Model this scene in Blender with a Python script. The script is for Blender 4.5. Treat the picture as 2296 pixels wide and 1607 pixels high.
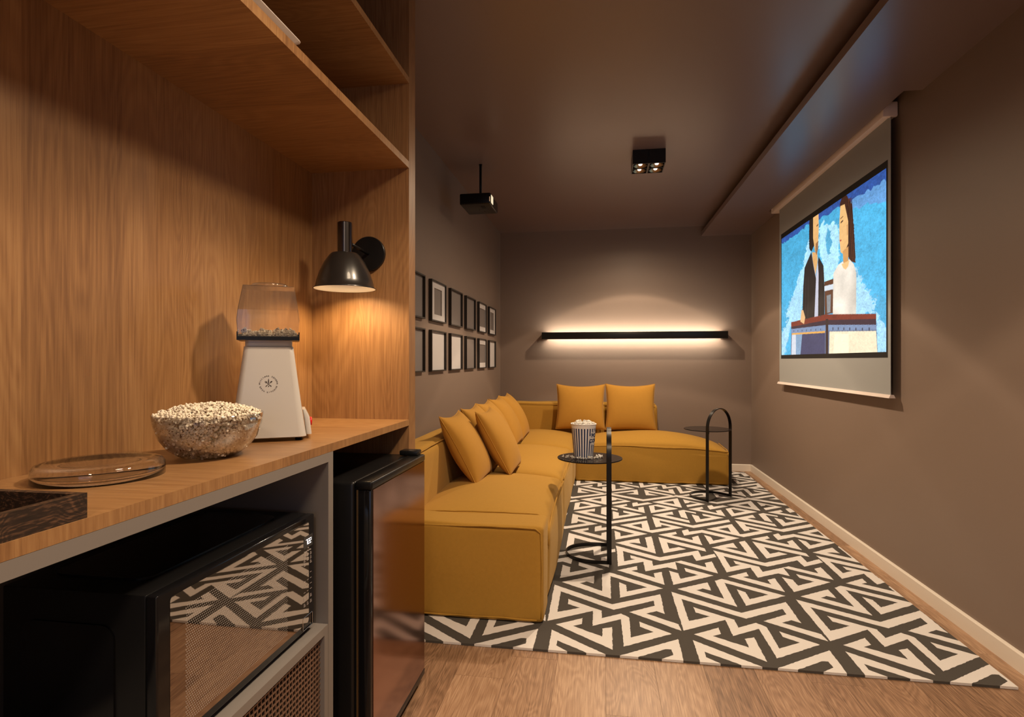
import bpy, bmesh, math, random
import numpy as np
from mathutils import Vector, Matrix
from mathutils.geometry import tessellate_polygon

for o in list(bpy.data.objects):
    bpy.data.objects.remove(o, do_unlink=True)
S = bpy.context.scene
C = S.collection
R = random.Random(7)
PI = math.pi

# ------------------------------------------------------------------ camera
cam_d = bpy.data.cameras.new('camera')
cam_d.sensor_width = 36.0
cam_d.sensor_fit = 'HORIZONTAL'
cam_d.lens = 20.0
cam_d.shift_y = 4.5 / 2296.0
cam_d.clip_start = 0.02
cam = bpy.data.objects.new('camera', cam_d)
C.objects.link(cam)
cam.location = (0, 0, 1.2)
cam.rotation_euler = (PI / 2, 0, math.atan(202 / 1275.6))
S.camera = cam

# ------------------------------------------------------------------ world, view
W = bpy.data.worlds.new('evening_sky')
S.world = W
W.use_nodes = True
W.node_tree.nodes['Background'].inputs[0].default_value = (0.42, 0.58, 0.95, 1)
W.node_tree.nodes['Background'].inputs[1].default_value = 1.3
S.view_settings.view_transform = 'Standard'
S.view_settings.look = 'None'
S.view_settings.exposure = 0.0
S.view_settings.gamma = 1.0
S.view_settings.use_curve_mapping = False

# ------------------------------------------------------------------ ceiling downlights (spotlight box lamp; the rest added without fixtures)
WARM = (1.0, 0.76, 0.52)
PICTURE_LIGHT = 1.2
SPOT_POWER = 215.0
def downlight(name, loc, power, soft=0.03, color=WARM):
    """point source with the beam profile of a wide reflector lamp (bright cone, rim, weak spill)"""
    l = bpy.data.lights.new(name, 'POINT')
    l.energy = power
    l.color = color
    l.shadow_soft_size = soft
    l.use_nodes = True
    nt = l.node_tree
    em = nt.nodes['Emission']
    tc = nt.nodes.new('ShaderNodeTexCoord')
    sx = nt.nodes.new('ShaderNodeSeparateXYZ')
    nt.links.new(tc.outputs['Normal'], sx.inputs[0])
    neg = nt.nodes.new('ShaderNodeMath'); neg.operation = 'MULTIPLY'; neg.inputs[1].default_value = -1
    nt.links.new(sx.outputs['Z'], neg.inputs[0])
    rp = nt.nodes.new('ShaderNodeValToRGB')
    nt.links.new(neg.outputs[0], rp.inputs[0])
    cr = rp.color_ramp
    # position = cosine of the angle from straight down
    stops = [(0.0, 0.0), (0.12, 0.01), (0.30, 0.08), (0.50, 0.22),
             (0.56, 0.34), (0.582, 0.80), (0.605, 0.66), (1.0, 1.0)]
    while len(cr.elements) < len(stops):
        cr.elements.new(0.5)
    for e, (p, v) in zip(cr.elements, stops):
        e.position = p
        e.color = (v, v, v, 1)
    nt.links.new(rp.outputs[0], em.inputs['Strength'])
    o = bpy.data.objects.new(name, l)
    C.objects.link(o)
    o.location = loc
    return o
downlight('downlight_glow', (0.335, 5.60, 2.55), SPOT_POWER * 0.58, 0.03)
downlight('downlight_glow', (0.325, 4.186, 2.53), SPOT_POWER * 0.95, 0.04)
downlight('downlight_glow', (-0.05, 1.00, 2.50), SPOT_POWER * 0.22, 0.16)
downlight('downlight_glow', (0.325, 1.40, 2.50), SPOT_POWER * 0.76, 0.08)
downlight('downlight_glow', (0.2, -1.40, 2.50), SPOT_POWER * 1.0, 0.13)

# ------------------------------------------------------------------ helpers
def tag(o, label=None, cat=None, group=None, kind=None):
    if label: o['label'] = label
    if cat: o['category'] = cat
    if group: o['group'] = group
    if kind: o['kind'] = kind
    return o

def thing(name, label, cat, loc=(0, 0, 0), rotz=0.0, group=None):
    o = bpy.data.objects.new(name, None)
    o.empty_display_size = 0.05
    C.objects.link(o)
    o.location = loc
    o.rotation_euler = (0, 0, rotz)
    return tag(o, label, cat, group)

def obj(name, bm, mat, parent=None, smooth=False, mats=None):
    me = bpy.data.meshes.new(name)
    if isinstance(bm, tuple):
        me.from_pydata(bm[0], [], bm[1])
    else:
        bmesh.ops.recalc_face_normals(bm, faces=bm.faces)
        bm.to_mesh(me)
        bm.free()
    for m in (mats or [mat]):
        me.materials.append(m)
    if smooth:
        for p in me.polygons: p.use_smooth = True
    o = bpy.data.objects.new(name, me)
    C.objects.link(o)
    if parent: o.parent = parent
    return o

def sharp(o, ang=40):
    me = o.data
    for p in me.polygons: p.use_smooth = True
    bm = bmesh.new(); bm.from_mesh(me)
    a = math.radians(ang)
    for e in bm.edges:
        if len(e.link_faces) == 2:
            e.smooth = e.calc_face_angle(0) < a
    bm.to_mesh(me); bm.free()
    return o

def new(): return bmesh.new()

def box(bm, lo, hi, bevel=0.0, seg=2):
    t = bmesh.new()
    bmesh.ops.create_cube(t, size=1.0)
    for v in t.verts:
        v.co = Vector((lo[i] + (v.co[i] + 0.5) * (hi[i] - lo[i]) for i in range(3)))
    if bevel > 0:
        bmesh.ops.bevel(t, geom=list(t.edges), offset=bevel, segments=seg, affect='EDGES', profile=0.5)
    merge(bm, t)
    return bm

def merge(bm, t, mat=None):
    m = {}
    for v in t.verts: m[v] = bm.verts.new(mat @ v.co if mat else v.co)
    for f in t.faces:
        try:
            nf = bm.faces.new([m[v] for v in f.verts]); nf.material_index = f.material_index
        except ValueError: pass
    t.free()

def lathe(bm, prof, n=48, center=(0, 0, 0), closed=False):
    cx, cy, cz = center
    rings = []
    for r, z in prof:
        if r < 1e-6:
            rings.append([bm.verts.new((cx, cy, cz + z))])
        else:
            rings.append([bm.verts.new((cx + r * math.cos(2 * PI * i / n), cy + r * math.sin(2 * PI * i / n), cz + z)) for i in range(n)])
    pairs = list(zip(rings, rings[1:]))
    if closed: pairs.append((rings[-1], rings[0]))
    for a, b in pairs:
        for i in range(n):
            j = (i + 1) % n
            if len(a) == 1 and len(b) == 1: continue
            if len(a) == 1: bm.faces.new((a[0], b[j], b[i]))
            elif len(b) == 1: bm.faces.new((a[i], a[j], b[0]))
            else: bm.faces.new((a[i], a[j], b[j], b[i]))
    return bm

def sweep(bm, pts, sec, closed=False, up=Vector((0, 0, 1)), cap=True):
    """sweep a 2-D section (list of (side, up)) along pts"""
    pts = [Vector(p) for p in pts]
    n = len(pts)
    rings = []
    for i, p in enumerate(pts):
        a = pts[i - 1] if (i > 0 or closed) else p
        b = pts[(i + 1) % n] if (i < n - 1 or closed) else p
        t = (b - a).normalized()
        u = up
        if abs(t.dot(u)) > 0.95: u = Vector((1, 0, 0)) if abs(t.x) < 0.9 else Vector((0, 1, 0))
        s = t.cross(u).normalized()
        w = s.cross(t).normalized()
        rings.append([bm.verts.new(p + s * q[0] + w * q[1]) for q in sec])
    m = len(sec)
    rng = range(n) if closed else range(n - 1)
    for i in rng:
        a, b = rings[i], rings[(i + 1) % n]
        for k in range(m):
            l = (k + 1) % m
            bm.faces.new((a[k], a[l], b[l], b[k]))
    if not closed and cap:
        bm.faces.new(rings[0]); bm.faces.new(list(reversed(rings[-1])))
    return bm

def circ(r, n=8): return [(r * math.cos(2 * PI * i / n), r * math.sin(2 * PI * i / n)) for i in range(n)]
def tube(bm, pts, r, n=8, closed=False): return sweep(bm, pts, circ(r, n), closed)

def soft_box(lo, hi, r=0.035, n=22, top=0.0, sides=0.0, noise=0.003, seed=0, droop=0.0, fx=None):
    bm = bmesh.new()
    bmesh.ops.create_cube(bm, size=2.0)
    bmesh.ops.subdivide_edges(bm, edges=list(bm.edges), cuts=n, use_grid_fill=True)
    lo, hi = Vector(lo), Vector(hi)
    c, h = (lo + hi) / 2, (hi - lo) / 2
    rr = random.Random(seed)
    ph = [(rr.uniform(3, 11), rr.uniform(3, 11), rr.uniform(3, 11), rr.uniform(0, 6)) for _ in range(7)]
    r = min(r, min(h) * 0.9)
    for v in bm.verts:
        p = Vector((math.copysign(1 - (1 - min(abs(t), 1)) ** 1.5, t) for t in v.co))
        q = Vector((p[i] * h[i] for i in range(3)))
        inn = Vector((max(-(h[i] - r), min(h[i] - r, q[i])) for i in range(3)))
        d = q - inn
        if d.length > 1e-9:
            nz = sum(1 for i in range(3) if abs(d[i]) > 1e-6)
            q = inn + d.normalized() * r if nz > 1 else inn + d
        wx, wy, wz = 1 - p.x ** 2, 1 - p.y ** 2, 1 - p.z ** 2
        out = c + q
        if p.z > 0: out.z += top * (max(wx, 0) * max(wy, 0)) ** 0.6 * p.z
        if droop and p.z > 0: out.z -= droop * (p.x ** 4 * p.y ** 4) * p.z
        out.x += sides * p.x * wy * wz
        out.y += sides * p.y * wx * wz
        s = 0
        for a, b, cc, f in ph: s += math.sin(a * out.x + b * out.y + cc * out.z + f)
        out += (q.normalized() if q.length else Vector((0, 0, 1))) * noise * s * 0.4
        if fx: out = fx(out)
        v.co = out
    return bm

def soft_edge(lo, hi, z, r=0.04, top=0.0, n=14, inset=0.004):
    """rounded rectangle path for piping"""
    x0, y0, x1, y1 = lo[0] + inset, lo[1] + inset, hi[0] - inset, hi[1] - inset
    pts = []
    for cx, cy, a0 in ((x1 - r, y0 + r, -PI / 2), (x1 - r, y1 - r, 0), (x0 + r, y1 - r, PI / 2), (x0 + r, y0 + r, PI)):
        for k in range(5):
            a = a0 + k / 4 * PI / 2
            pts.append((cx + r * math.cos(a), cy + r * math.sin(a), z))
    out = []
    for i in range(len(pts)):
        a, b = Vector(pts[i]), Vector(pts[(i + 1) % len(pts)])
        m = max(1, int((b - a).length / 0.06))
        for k in range(m): out.append(a.lerp(b, k / m))
    rr = random.Random(3)
    return [p + Vector((0, 0, 0.004 * math.sin(9 * p.x + 7 * p.y) + rr.uniform(-.0015, .0015))) for p in out]

def polyface(bm, outer, holes, z0, z1):
    """flat-topped polygon with side skirt"""
    loops = [[Vector((p[0], p[1], 0)) for p in outer]] + [[Vector((p[0], p[1], 0)) for p in h] for h in holes]
    tris = tessellate_polygon(loops)
    flat = [p for l in loops for p in l]
    vt = [bm.verts.new((p.x, p.y, z1)) for p in flat]
    for t in tris:
        try: bm.faces.new([vt[i] for i in t])
        except ValueError: pass
    return bm

def text_mesh(body, size, mat, name, parent, mtx, extrude=0.0002, align='CENTER', bold=0.0):
    cu = bpy.data.curves.new(name, 'FONT')
    cu.body = body; cu.size = size; cu.extrude = extrude
    cu.align_x = align; cu.align_y = 'CENTER'
    cu.resolution_u = 3; cu.offset = bold
    t = bpy.data.objects.new('tmp', cu)
    C.objects.link(t)
    dg = bpy.context.evaluated_depsgraph_get()
    me = bpy.data.meshes.new_from_object(t.evaluated_get(dg))
    bpy.data.objects.remove(t, do_unlink=True)
    me.transform(mtx)
    me.materials.clear(); me.materials.append(mat)
    o = bpy.data.objects.new(name, me)
    C.objects.link(o)
    o.parent = parent
    return o

def copy_tree(o, parent=None):
    c = o.copy(); C.objects.link(c); c.parent = parent
    for ch in list(o.children): copy_tree(ch, c)
    return c

# ------------------------------------------------------------------ materials
def mat(name, col, rough=0.6, metal=0.0, spec=0.5, emit=None, es=0.0, coat=0.0, bump=0.0, bscale=200.0, var=0.0, vscale=8.0, trans=0.0, ior=1.45):
    m = bpy.data.materials.new(name); m.use_nodes = True
    nt = m.node_tree; b = nt.nodes['Principled BSDF']
    b.inputs['Base Color'].default_value = (*col, 1)
    b.inputs['Roughness'].default_value = rough
    b.inputs['Metallic'].default_value = metal
    b.inputs['Specular IOR Level'].default_value = spec
    b.inputs['IOR'].default_value = ior
    b.inputs['Transmission Weight'].default_value = trans
    b.inputs['Coat Weight'].default_value = coat
    if emit:
        b.inputs['Emission Color'].default_value = (*emit, 1)
        b.inputs['Emission Strength'].default_value = es
    if bump or var:
        ge = nt.nodes.new('ShaderNodeNewGeometry')
    if var:
        nz = nt.nodes.new('ShaderNodeTexNoise'); nz.inputs['Scale'].default_value = vscale; nz.inputs['Detail'].default_value = 4
        nt.links.new(ge.outputs['Position'], nz.inputs['Vector'])
        mx = nt.nodes.new('ShaderNodeMix'); mx.data_type = 'RGBA'
        mx.inputs[6].default_value = (*[c * (1 - var) for c in col], 1)
        mx.inputs[7].default_value = (*[min(c * (1 + var), 1) for c in col], 1)
        nt.links.new(nz.outputs['Fac'], mx.inputs[0])
        nt.links.new(mx.outputs[2], b.inputs['Base Color'])
    if bump:
        n2 = nt.nodes.new('ShaderNodeTexNoise'); n2.inputs['Scale'].default_value = bscale; n2.inputs['Detail'].default_value = 2
        nt.links.new(ge.outputs['Position'], n2.inputs['Vector'])
        bp = nt.nodes.new('ShaderNodeBump'); bp.inputs['Strength'].default_value = bump; bp.inputs['Distance'].default_value = 0.002
        nt.links.new(n2.outputs['Fac'], bp.inputs['Height'])
        nt.links.new(bp.outputs[0], b.inputs['Normal'])
    return m

def wood(name, scl, strip_axis, strip_w, dark, mid, light, rough=0.42, obj_random=False, ring=1.0, svar=0.22, coat=0.0, spec=0.5, fig=1.0):
    """wood veneer: fine streaks and cathedral figure stretched along the axis with the small scale; strips of differing tone"""
    m = bpy.data.materials.new(name); m.use_nodes = True
    nt = m.node_tree; N = nt.nodes; L = nt.links
    b = N['Principled BSDF']
    b.inputs['Roughness'].default_value = rough
    b.inputs['Coat Weight'].default_value = coat
    b.inputs['Specular IOR Level'].default_value = spec
    ge = N.new('ShaderNodeNewGeometry')
    sep = N.new('ShaderNodeSeparateXYZ'); L.new(ge.outputs['Position'], sep.inputs[0])
    src = ge.outputs['Position']
    if obj_random:
        oi = N.new('ShaderNodeObjectInfo')
        rv = oi.outputs['Random']
    else:
        dv = N.new('ShaderNodeMath'); dv.operation = 'DIVIDE'; dv.inputs[1].default_value = strip_w
        L.new(sep.outputs['XYZ'.index(strip_axis)], dv.inputs[0])
        fl = N.new('ShaderNodeMath'); fl.operation = 'FLOOR'; L.new(dv.outputs[0], fl.inputs[0])
        wn = N.new('ShaderNodeTexWhiteNoise'); wn.noise_dimensions = '1D'; L.new(fl.outputs[0], wn.inputs['W'])
        rv = wn.outputs['Value']
    ml = N.new('ShaderNodeMath'); ml.operation = 'MULTIPLY'; ml.inputs[1].default_value = 37.0; L.new(rv, ml.inputs[0])
    cb = N.new('ShaderNodeCombineXYZ')
    for i in range(3): L.new(ml.outputs[0], cb.inputs[i])
    ad = N.new('ShaderNodeVectorMath'); ad.operation = 'ADD'; L.new(src, ad.inputs[0]); L.new(cb.outputs[0], ad.inputs[1])
    mp = N.new('ShaderNodeMapping'); mp.inputs['Scale'].default_value = scl
    L.new(ad.outputs[0], mp.inputs['Vector'])
    n1 = N.new('ShaderNodeTexNoise'); n1.inputs['Scale'].default_value = 1.0; n1.inputs['Detail'].default_value = 2; n1.inputs['Distortion'].default_value = 0.6
    mp1 = N.new('ShaderNodeMapping'); mp1.inputs['Scale'].default_value = tuple((4.5 if s > 10 else 0.75) * fig for s in scl); L.new(ad.outputs[0], mp1.inputs['Vector'])
    L.new(mp1.outputs[0], n1.inputs['Vector'])
    rg = N.new('ShaderNodeMath'); rg.operation = 'MULTIPLY'; rg.inputs[1].default_value = 170.0 * ring; L.new(n1.outputs['Fac'], rg.inputs[0])
    sn = N.new('ShaderNodeMath'); sn.operation = 'SINE'; L.new(rg.outputs[0], sn.inputs[0])
    n2 = N.new('ShaderNodeTexNoise'); n2.inputs['Scale'].default_value = 2.2; n2.inputs['Detail'].default_value = 6; n2.inputs['Roughness'].default_value = 0.65
    L.new(mp.outputs[0], n2.inputs['Vector'])
    n3 = N.new('ShaderNodeTexNoise'); n3.inputs['Scale'].default_value = 7.0; n3.inputs['Detail'].default_value = 3
    L.new(mp.outputs[0], n3.inputs['Vector'])
    a1 = N.new('ShaderNodeMath'); a1.operation = 'MULTIPLY_ADD'; a1.inputs[1].default_value = 0.06; L.new(sn.outputs[0], a1.inputs[0]); L.new(n2.outputs['Fac'], a1.inputs[2])
    a2 = N.new('ShaderNodeMath'); a2.operation = 'MULTIPLY_ADD'; a2.inputs[1].default_value = 0.25; L.new(n3.outputs['Fac'], a2.inputs[0]); L.new(a1.outputs[0], a2.inputs[2])
    a3 = N.new('ShaderNodeMath'); a3.operation = 'MULTIPLY_ADD'; a3.inputs[1].default_value = svar; L.new(rv, a3.inputs[0]); L.new(a2.outputs[0], a3.inputs[2])
    rp = N.new('ShaderNodeValToRGB'); L.new(a3.outputs[0], rp.inputs[0])
    e = rp.color_ramp.elements
    e[0].position = 0.36 + svar * 0.4; e[0].color = (*dark, 1)
    e[1].position = 1.02 + svar * 0.5; e[1].color = (*light, 1)
    k = e.new(0.66 + svar * 0.45); k.color = (*mid, 1)
    L.new(rp.outputs[0], b.inputs['Base Color'])
    bp = N.new('ShaderNodeBump'); bp.inputs['Strength'].default_value = 0.08; bp.inputs['Distance'].default_value = 0.002
    L.new(a2.outputs[0], bp.inputs['Height']); L.new(bp.outputs[0], b.inputs['Normal'])
    return m

def thin_glass(name, tint=(0.96, 0.96, 0.96), rough=0.0, ior=1.45):
    m = bpy.data.materials.new(name); m.use_nodes = True
    nt = m.node_tree; N = nt.nodes; L = nt.links
    N.remove(N['Principled BSDF'])
    tr = N.new('ShaderNodeBsdfTransparent'); tr.inputs[0].default_value = (*tint, 1)
    gl = N.new('ShaderNodeBsdfGlossy'); gl.inputs['Roughness'].default_value = rough
    lw = N.new('ShaderNodeLayerWeight'); lw.inputs[0].default_value = 0.5
    pw_ = N.new('ShaderNodeMath'); pw_.operation = 'POWER'; pw_.inputs[1].default_value = 1.3; L.new(lw.outputs['Facing'], pw_.inputs[0])
    r0 = ((ior - 1) / (ior + 1)) ** 2
    fr = N.new('ShaderNodeMath'); fr.operation = 'MULTIPLY_ADD'; fr.inputs[1].default_value = 1 - r0; fr.inputs[2].default_value = r0; L.new(pw_.outputs[0], fr.inputs[0])
    mx = N.new('ShaderNodeMixShader')
    L.new(fr.outputs[0], mx.inputs[0]); L.new(tr.outputs[0], mx.inputs[1]); L.new(gl.outputs[0], mx.inputs[2])
    L.new(mx.outputs[0], N['Material Output'].inputs[0])
    return m

WD, WM, WL = (0.195, 0.093, 0.036), (0.298, 0.153, 0.060), (0.375, 0.208, 0.086)
M = {}
M['wall'] = mat('taupe_wall_paint', (0.226, 0.168, 0.135), 0.50, spec=0.4, bump=0.05, bscale=300, var=0.03, vscale=2)
M['ceiling'] = mat('taupe_ceiling_paint', (0.188, 0.133, 0.126), 0.31, spec=1.0, var=0.02, vscale=2)
M['white_trim'] = mat('white_skirting_paint', (0.78, 0.72, 0.64), 0.45)
M['wood_v'] = wood('veneer_vertical', (80, 80, 2.0), 'Y', 0.235, WD, WM, WL, rough=0.40)
M['wood_side'] = wood('veneer_vertical_side', (85, 85, 2.0), 'X', 0.21, WD, WM, WL, rough=0.42)
M['wood_h'] = wood('veneer_cross', (2.0, 80, 5.0), 'Y', 0.30, WD, WM, WL, rough=0.36)
M['wood_dark'] = wood('wenge', (60, 14, 110), 'Y', 5.0, (0.008, 0.005, 0.0035), (0.024, 0.013, 0.008), (0.16, 0.080, 0.042), rough=0.5, ring=1.0, fig=3.0)
M['plank'] = wood('oak_plank', (120, 3.2, 120), 'X', 0.19, (0.140, 0.076, 0.042), (0.325, 0.190, 0.110), (0.47, 0.305, 0.19), rough=0.42, obj_random=True, svar=0.26, ring=0.8, fig=1.6)
M['joint'] = mat('floor_joint', (0.04, 0.025, 0.015), 0.9)
M['grey_lac'] = mat('grey_lacquer', (0.205, 0.186, 0.174), 0.5, var=0.02)
M['grey_in'] = mat('grey_carcass', (0.13, 0.115, 0.105), 0.55)
M['black'] = mat('black_plastic', (0.007, 0.007, 0.0075), 0.32, spec=0.35)
M['black_gloss'] = mat('black_gloss', (0.006, 0.006, 0.007), 0.10)
M['black_metal'] = mat('black_metal', (0.010, 0.009, 0.009), 0.30, spec=0.3)
M['black_sheen'] = mat('black_satin_lamp', (0.016, 0.014, 0.013), 0.28, coat=0.3)
M['mirror_glass'] = mat('dark_mirror_glass', (0.30, 0.255, 0.22), 0.015, metal=1.0)
M['fridge_door'] = mat('bronze_door', (0.31, 0.165, 0.125), 0.13, metal=1.0)
M['gold'] = mat('brass_trim', (0.75, 0.52, 0.25), 0.3, metal=1.0)
M['bronze_mesh'] = mat('bronze_mesh', (0.22, 0.135, 0.095), 0.4, metal=0.5)
M['void'] = mat('dark_void', (0.008, 0.007, 0.006), 0.9)
M['sofa'] = mat('mustard_fabric', (0.430, 0.232, 0.038), 0.88, spec=0.2, bump=0.35, bscale=900, var=0.07, vscale=60)
M['pillow'] = mat('mustard_velvet', (0.435, 0.218, 0.034), 0.85, spec=0.2, bump=0.25, bscale=1100, var=0.05, vscale=30)
M['rug_dark'] = mat('rug_dark_pile', (0.088, 0.080, 0.072), 0.95, spec=0.1, bump=0.8, bscale=700, var=0.25, vscale=500)
M['rug_white'] = mat('rug_white_pile', (0.74, 0.715, 0.70), 0.95, spec=0.1, bump=0.7, bscale=500, var=0.06, vscale=400)
M['frame'] = mat('black_frame', (0.020, 0.017, 0.015), 0.45)
M['paper'] = mat('white_mat_board', (0.56, 0.54, 0.545), 0.7)
M['grey_card'] = mat('grey_card', (0.185, 0.162, 0.155), 0.6)
M['white_pl'] = mat('white_plastic', (0.54, 0.52, 0.495), 0.26)
M['white_rub'] = mat('white_enamel', (0.78, 0.76, 0.72), 0.5)
M['red'] = mat('red_knob', (0.65, 0.02, 0.02), 0.3)
M['logo'] = mat('logo_print', (0.05, 0.035, 0.03), 0.6)
M['print_white'] = mat('white_print', (0.58, 0.55, 0.54), 0.6)
M['display'] = mat('display_panel', (0.03, 0.03, 0.032), 0.3)
M['digit'] = mat('lit_digit', (0.8, 0.8, 0.8), 0.5, emit=(0.95, 0.95, 1.0), es=1.2)
M['glass'] = thin_glass('clear_glass', (0.99, 0.99, 0.99), 0.0, 1.22)
M['dome'] = thin_glass('clear_plastic_dome', (0.93, 0.92, 0.91), 0.03, 1.5)
for k_ in ('sofa', 'pillow'):
    b_ = M[k_].node_tree.nodes['Principled BSDF']
    b_.inputs['Sheen Weight'].default_value = 0.16
    b_.inputs['Sheen Roughness'].default_value = 0.45
    b_.inputs['Sheen Tint'].default_value = (1.0, 0.80, 0.50, 1)
nt_ = M['dome'].node_tree
df_ = nt_.nodes.new('ShaderNodeBsdfDiffuse'); df_.inputs[0].default_value = (0.85, 0.83, 0.80, 1)
ms_ = nt_.nodes.new('ShaderNodeMixShader'); ms_.inputs[0].default_value = 0.022
old_ = nt_.nodes['Material Output'].inputs[0].links[0].from_socket
nt_.links.new(old_, ms_.inputs[1]); nt_.links.new(df_.outputs[0], ms_.inputs[2]); nt_.links.new(ms_.outputs[0], nt_.nodes['Material Output'].inputs[0])
M['lens_glass'] = mat('solid_glass', (1, 1, 1), 0.0, trans=1.0, ior=1.45)
M['corn'] = mat('popcorn_cream', (0.88, 0.80, 0.66), 0.75, var=0.06, vscale=90)
M['corn_white'] = mat('popcorn_white', (0.85, 0.82, 0.76), 0.75)
M['hull'] = mat('popcorn_hull', (0.13, 0.055, 0.018), 0.5)
M['yolk'] = mat('popcorn_butter', (0.75, 0.55, 0.10), 0.6)
M['paper_cup'] = mat('cup_white', (0.80, 0.77, 0.75), 0.5)
M['navy'] = mat('cup_navy', (0.010, 0.035, 0.12), 0.5)
M['screen'] = mat('screen_fabric', (0.33, 0.345, 0.35), 0.8)
M['ivory'] = mat('ivory_casing', (0.80, 0.70, 0.65), 0.4)
M['border'] = mat('screen_border', (0.010, 0.009, 0.009), 0.8)
M['led'] = mat('led_strip', (1, 1, 1), 0.5, emit=(1.0, 0.87, 0.67), es=40.0)
M['bulb'] = mat('lit_bulb', (1, 1, 1), 0.5, emit=(1.0, 0.90, 0.78), es=2.0)
M['reflector'] = mat('reflector', (0.42, 0.29, 0.16), 0.32, metal=1.0)
M['lens_lit'] = mat('projector_lens', (1, 1, 1), 0.4, emit=(1.0, 0.86, 0.55), es=0.75)
M['lens_lit2'] = mat('projector_vent_light', (1, 1, 1), 0.4, emit=(1.0, 0.55, 0.25), es=0.45)
M['table_glass'] = mat('smoked_glass_top', (0.020, 0.016, 0.015), 0.10, spec=0.025)
M['lamp_tube'] = mat('dark_steel_tube', (0.13, 0.12, 0.12), 0.24, metal=1.0)
M['silver'] = mat('steel', (0.6, 0.6, 0.6), 0.25, metal=1.0)
M['rear_wall'] = mat('white_wall_paint', (0.72, 0.70, 0.68), 0.7)
M['window_frame'] = mat('window_frame_paint', (0.7, 0.7, 0.7), 0.4)
M['tray_white'] = mat('white_tray', (0.62, 0.56, 0.52), 0.4)

# ================================================================== the setting
XL, XR, YB, YR, ZC = -1.166, 1.60, 6.50, -2.60, 2.677
ZS = 2.568                                    # underside of the lowered strip along the right wall

def struct(name, bm, m, parent=None, **k):
    o = obj(name, bm, m, parent, **k)
    if not parent: o['kind'] = 'structure'
    return o

floor = struct('floor', box(new(), (XL - .1, YR - .1, -0.10), (XR + .1, YB + .1, -0.0125)), M['joint'])
pw = 0.1895
unit = bpy.data.meshes.new('plank')
t = box(new(), (0, 0, -1), (1, 1, 0)); t.to_mesh(unit); t.free()
unit.materials.append(M['plank'])
joints = {-3: 2.115, 0: 1.955, 4: 2.272, 5: 2.60, 8: 2.60, -2: 0.9, -1: 1.35, 1: 1.15, 2: 2.9, 3: 1.3, 6: 1.5, 7: 1.1}
for i in range(-7, 9):
    x0 = max(XL, 0.013 + pw * i); x1 = min(XR, 0.013 + pw * (i + 1))
    if x1 - x0 < 0.005: continue
    ln = 1.38
    y = joints.get(i, R.uniform(1, 2.4))
    while y > YR: y -= ln
    while y < YB:
        a, b2 = max(y, YR), min(y + ln, YB)
        if b2 - a > 0.01:
            o = bpy.data.objects.new('plank', unit); C.objects.link(o); o.parent = floor
            o.location = (x0 + 0.0004, a + 0.0004, 0.0)
            o.scale = (x1 - x0 - 0.0008, b2 - a - 0.0008, 0.012)
        y += ln

struct('wall_left', box(new(), (XL - .1, YR - .1, 0), (XL, YB + .1, ZC + .1)), M['wall'])
struct('wall_right', box(new(), (XR, YR - .1, 0), (XR + .1, YB + .1, ZC + .1)), M['wall'])
struct('wall_back', box(new(), (XL, YB, 0), (XR, YB + .1, ZC + .1)), M['wall'])
struct('ceiling', box(new(), (XL, YR, ZC), (XR, YB, ZC + .1)), M['ceiling'])
# rear wall behind the camera, with a window
wz0, wz1, wx0, wx1 = 0.85, 2.30, -0.70, 1.10
bm = new()
box(bm, (XL, YR - .1, 0), (wx0, YR, ZC)); box(bm, (wx1, YR - .1, 0), (XR, YR, ZC))
box(bm, (wx0, YR - .1, 0), (wx1, YR, wz0)); box(bm, (wx0, YR - .1, wz1), (wx1, YR, ZC))
struct('wall_rear', bm, M['rear_wall'])
bm = new()
fw = 0.05
box(bm, (wx0, YR - .08, wz0), (wx0 + fw, YR - .02, wz1)); box(bm, (wx1 - fw, YR - .08, wz0), (wx1, YR - .02, wz1))
box(bm, (wx0 + fw, YR - .08, wz0), (wx1 - fw, YR - .02, wz0 + fw)); box(bm, (wx0 + fw, YR - .08, wz1 - fw), (wx1 - fw, YR - .02, wz1))
box(bm, (.175, YR - .08, wz0 + fw), (.225, YR - .02, wz1 - fw))
win = struct('window_1', bm, M['window_frame'])
for a, b2 in ((wx0 + fw, .175), (.225, wx1 - fw)):
    obj('pane', box(new(), (a, YR - .052, wz0 + fw), (b2, YR - .048, wz1 - fw)), M['glass'], win)

# lowered strip along the right wall: thin panel on a set-back riser, with a slot for the screen
SX, SY0, SY1 = 1.513, 3.165, 5.53
bm = new()
box(bm, (1.075, YR, ZS), (SX, YB, ZS + .045))
box(bm, (SX, YR, ZS), (XR, SY0, ZS + .045)); box(bm, (SX, SY1, ZS), (XR, YB, ZS + .045))
box(bm, (1.20, YR, ZS + .045), (SX, YB, ZC))
box(bm, (SX, YR, ZS + .045), (XR, SY0, ZC)); box(bm, (SX, SY1, ZS + .045), (XR, YB, ZC))
struct('trim_1', bm, M['ceiling'])

def skirting(name, a, b2, nrm):
    a, b2, nrm = Vector(a), Vector(b2), Vector(nrm)
    prof = [(0, 0), (.014, 0), (.014, .068), (.010, .074), (0, .074)]
    bm = new(); r0 = [bm.verts.new(a + nrm * p[0] + Vector((0, 0, p[1]))) for p in prof]
    r1 = [bm.verts.new(b2 + nrm * p[0] + Vector((0, 0, p[1]))) for p in prof]
    for k in range(5): bm.faces.new((r0[k], r0[(k + 1) % 5], r1[(k + 1) % 5], r1[k]))
    bm.faces.new(r0); bm.faces.new(list(reversed(r1)))
    return struct(name, bm, M['white_trim'])
skirting('baseboard_right', (XR, YR, 0), (XR, YB, 0), (-1, 0, 0))
skirting('baseboard_back', (XL, YB, 0), (XR, YB, 0), (0, -1, 0))
skirting('baseboard_left', (XL, 2.14, 0), (XL, YB, 0), (1, 0, 0))

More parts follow.
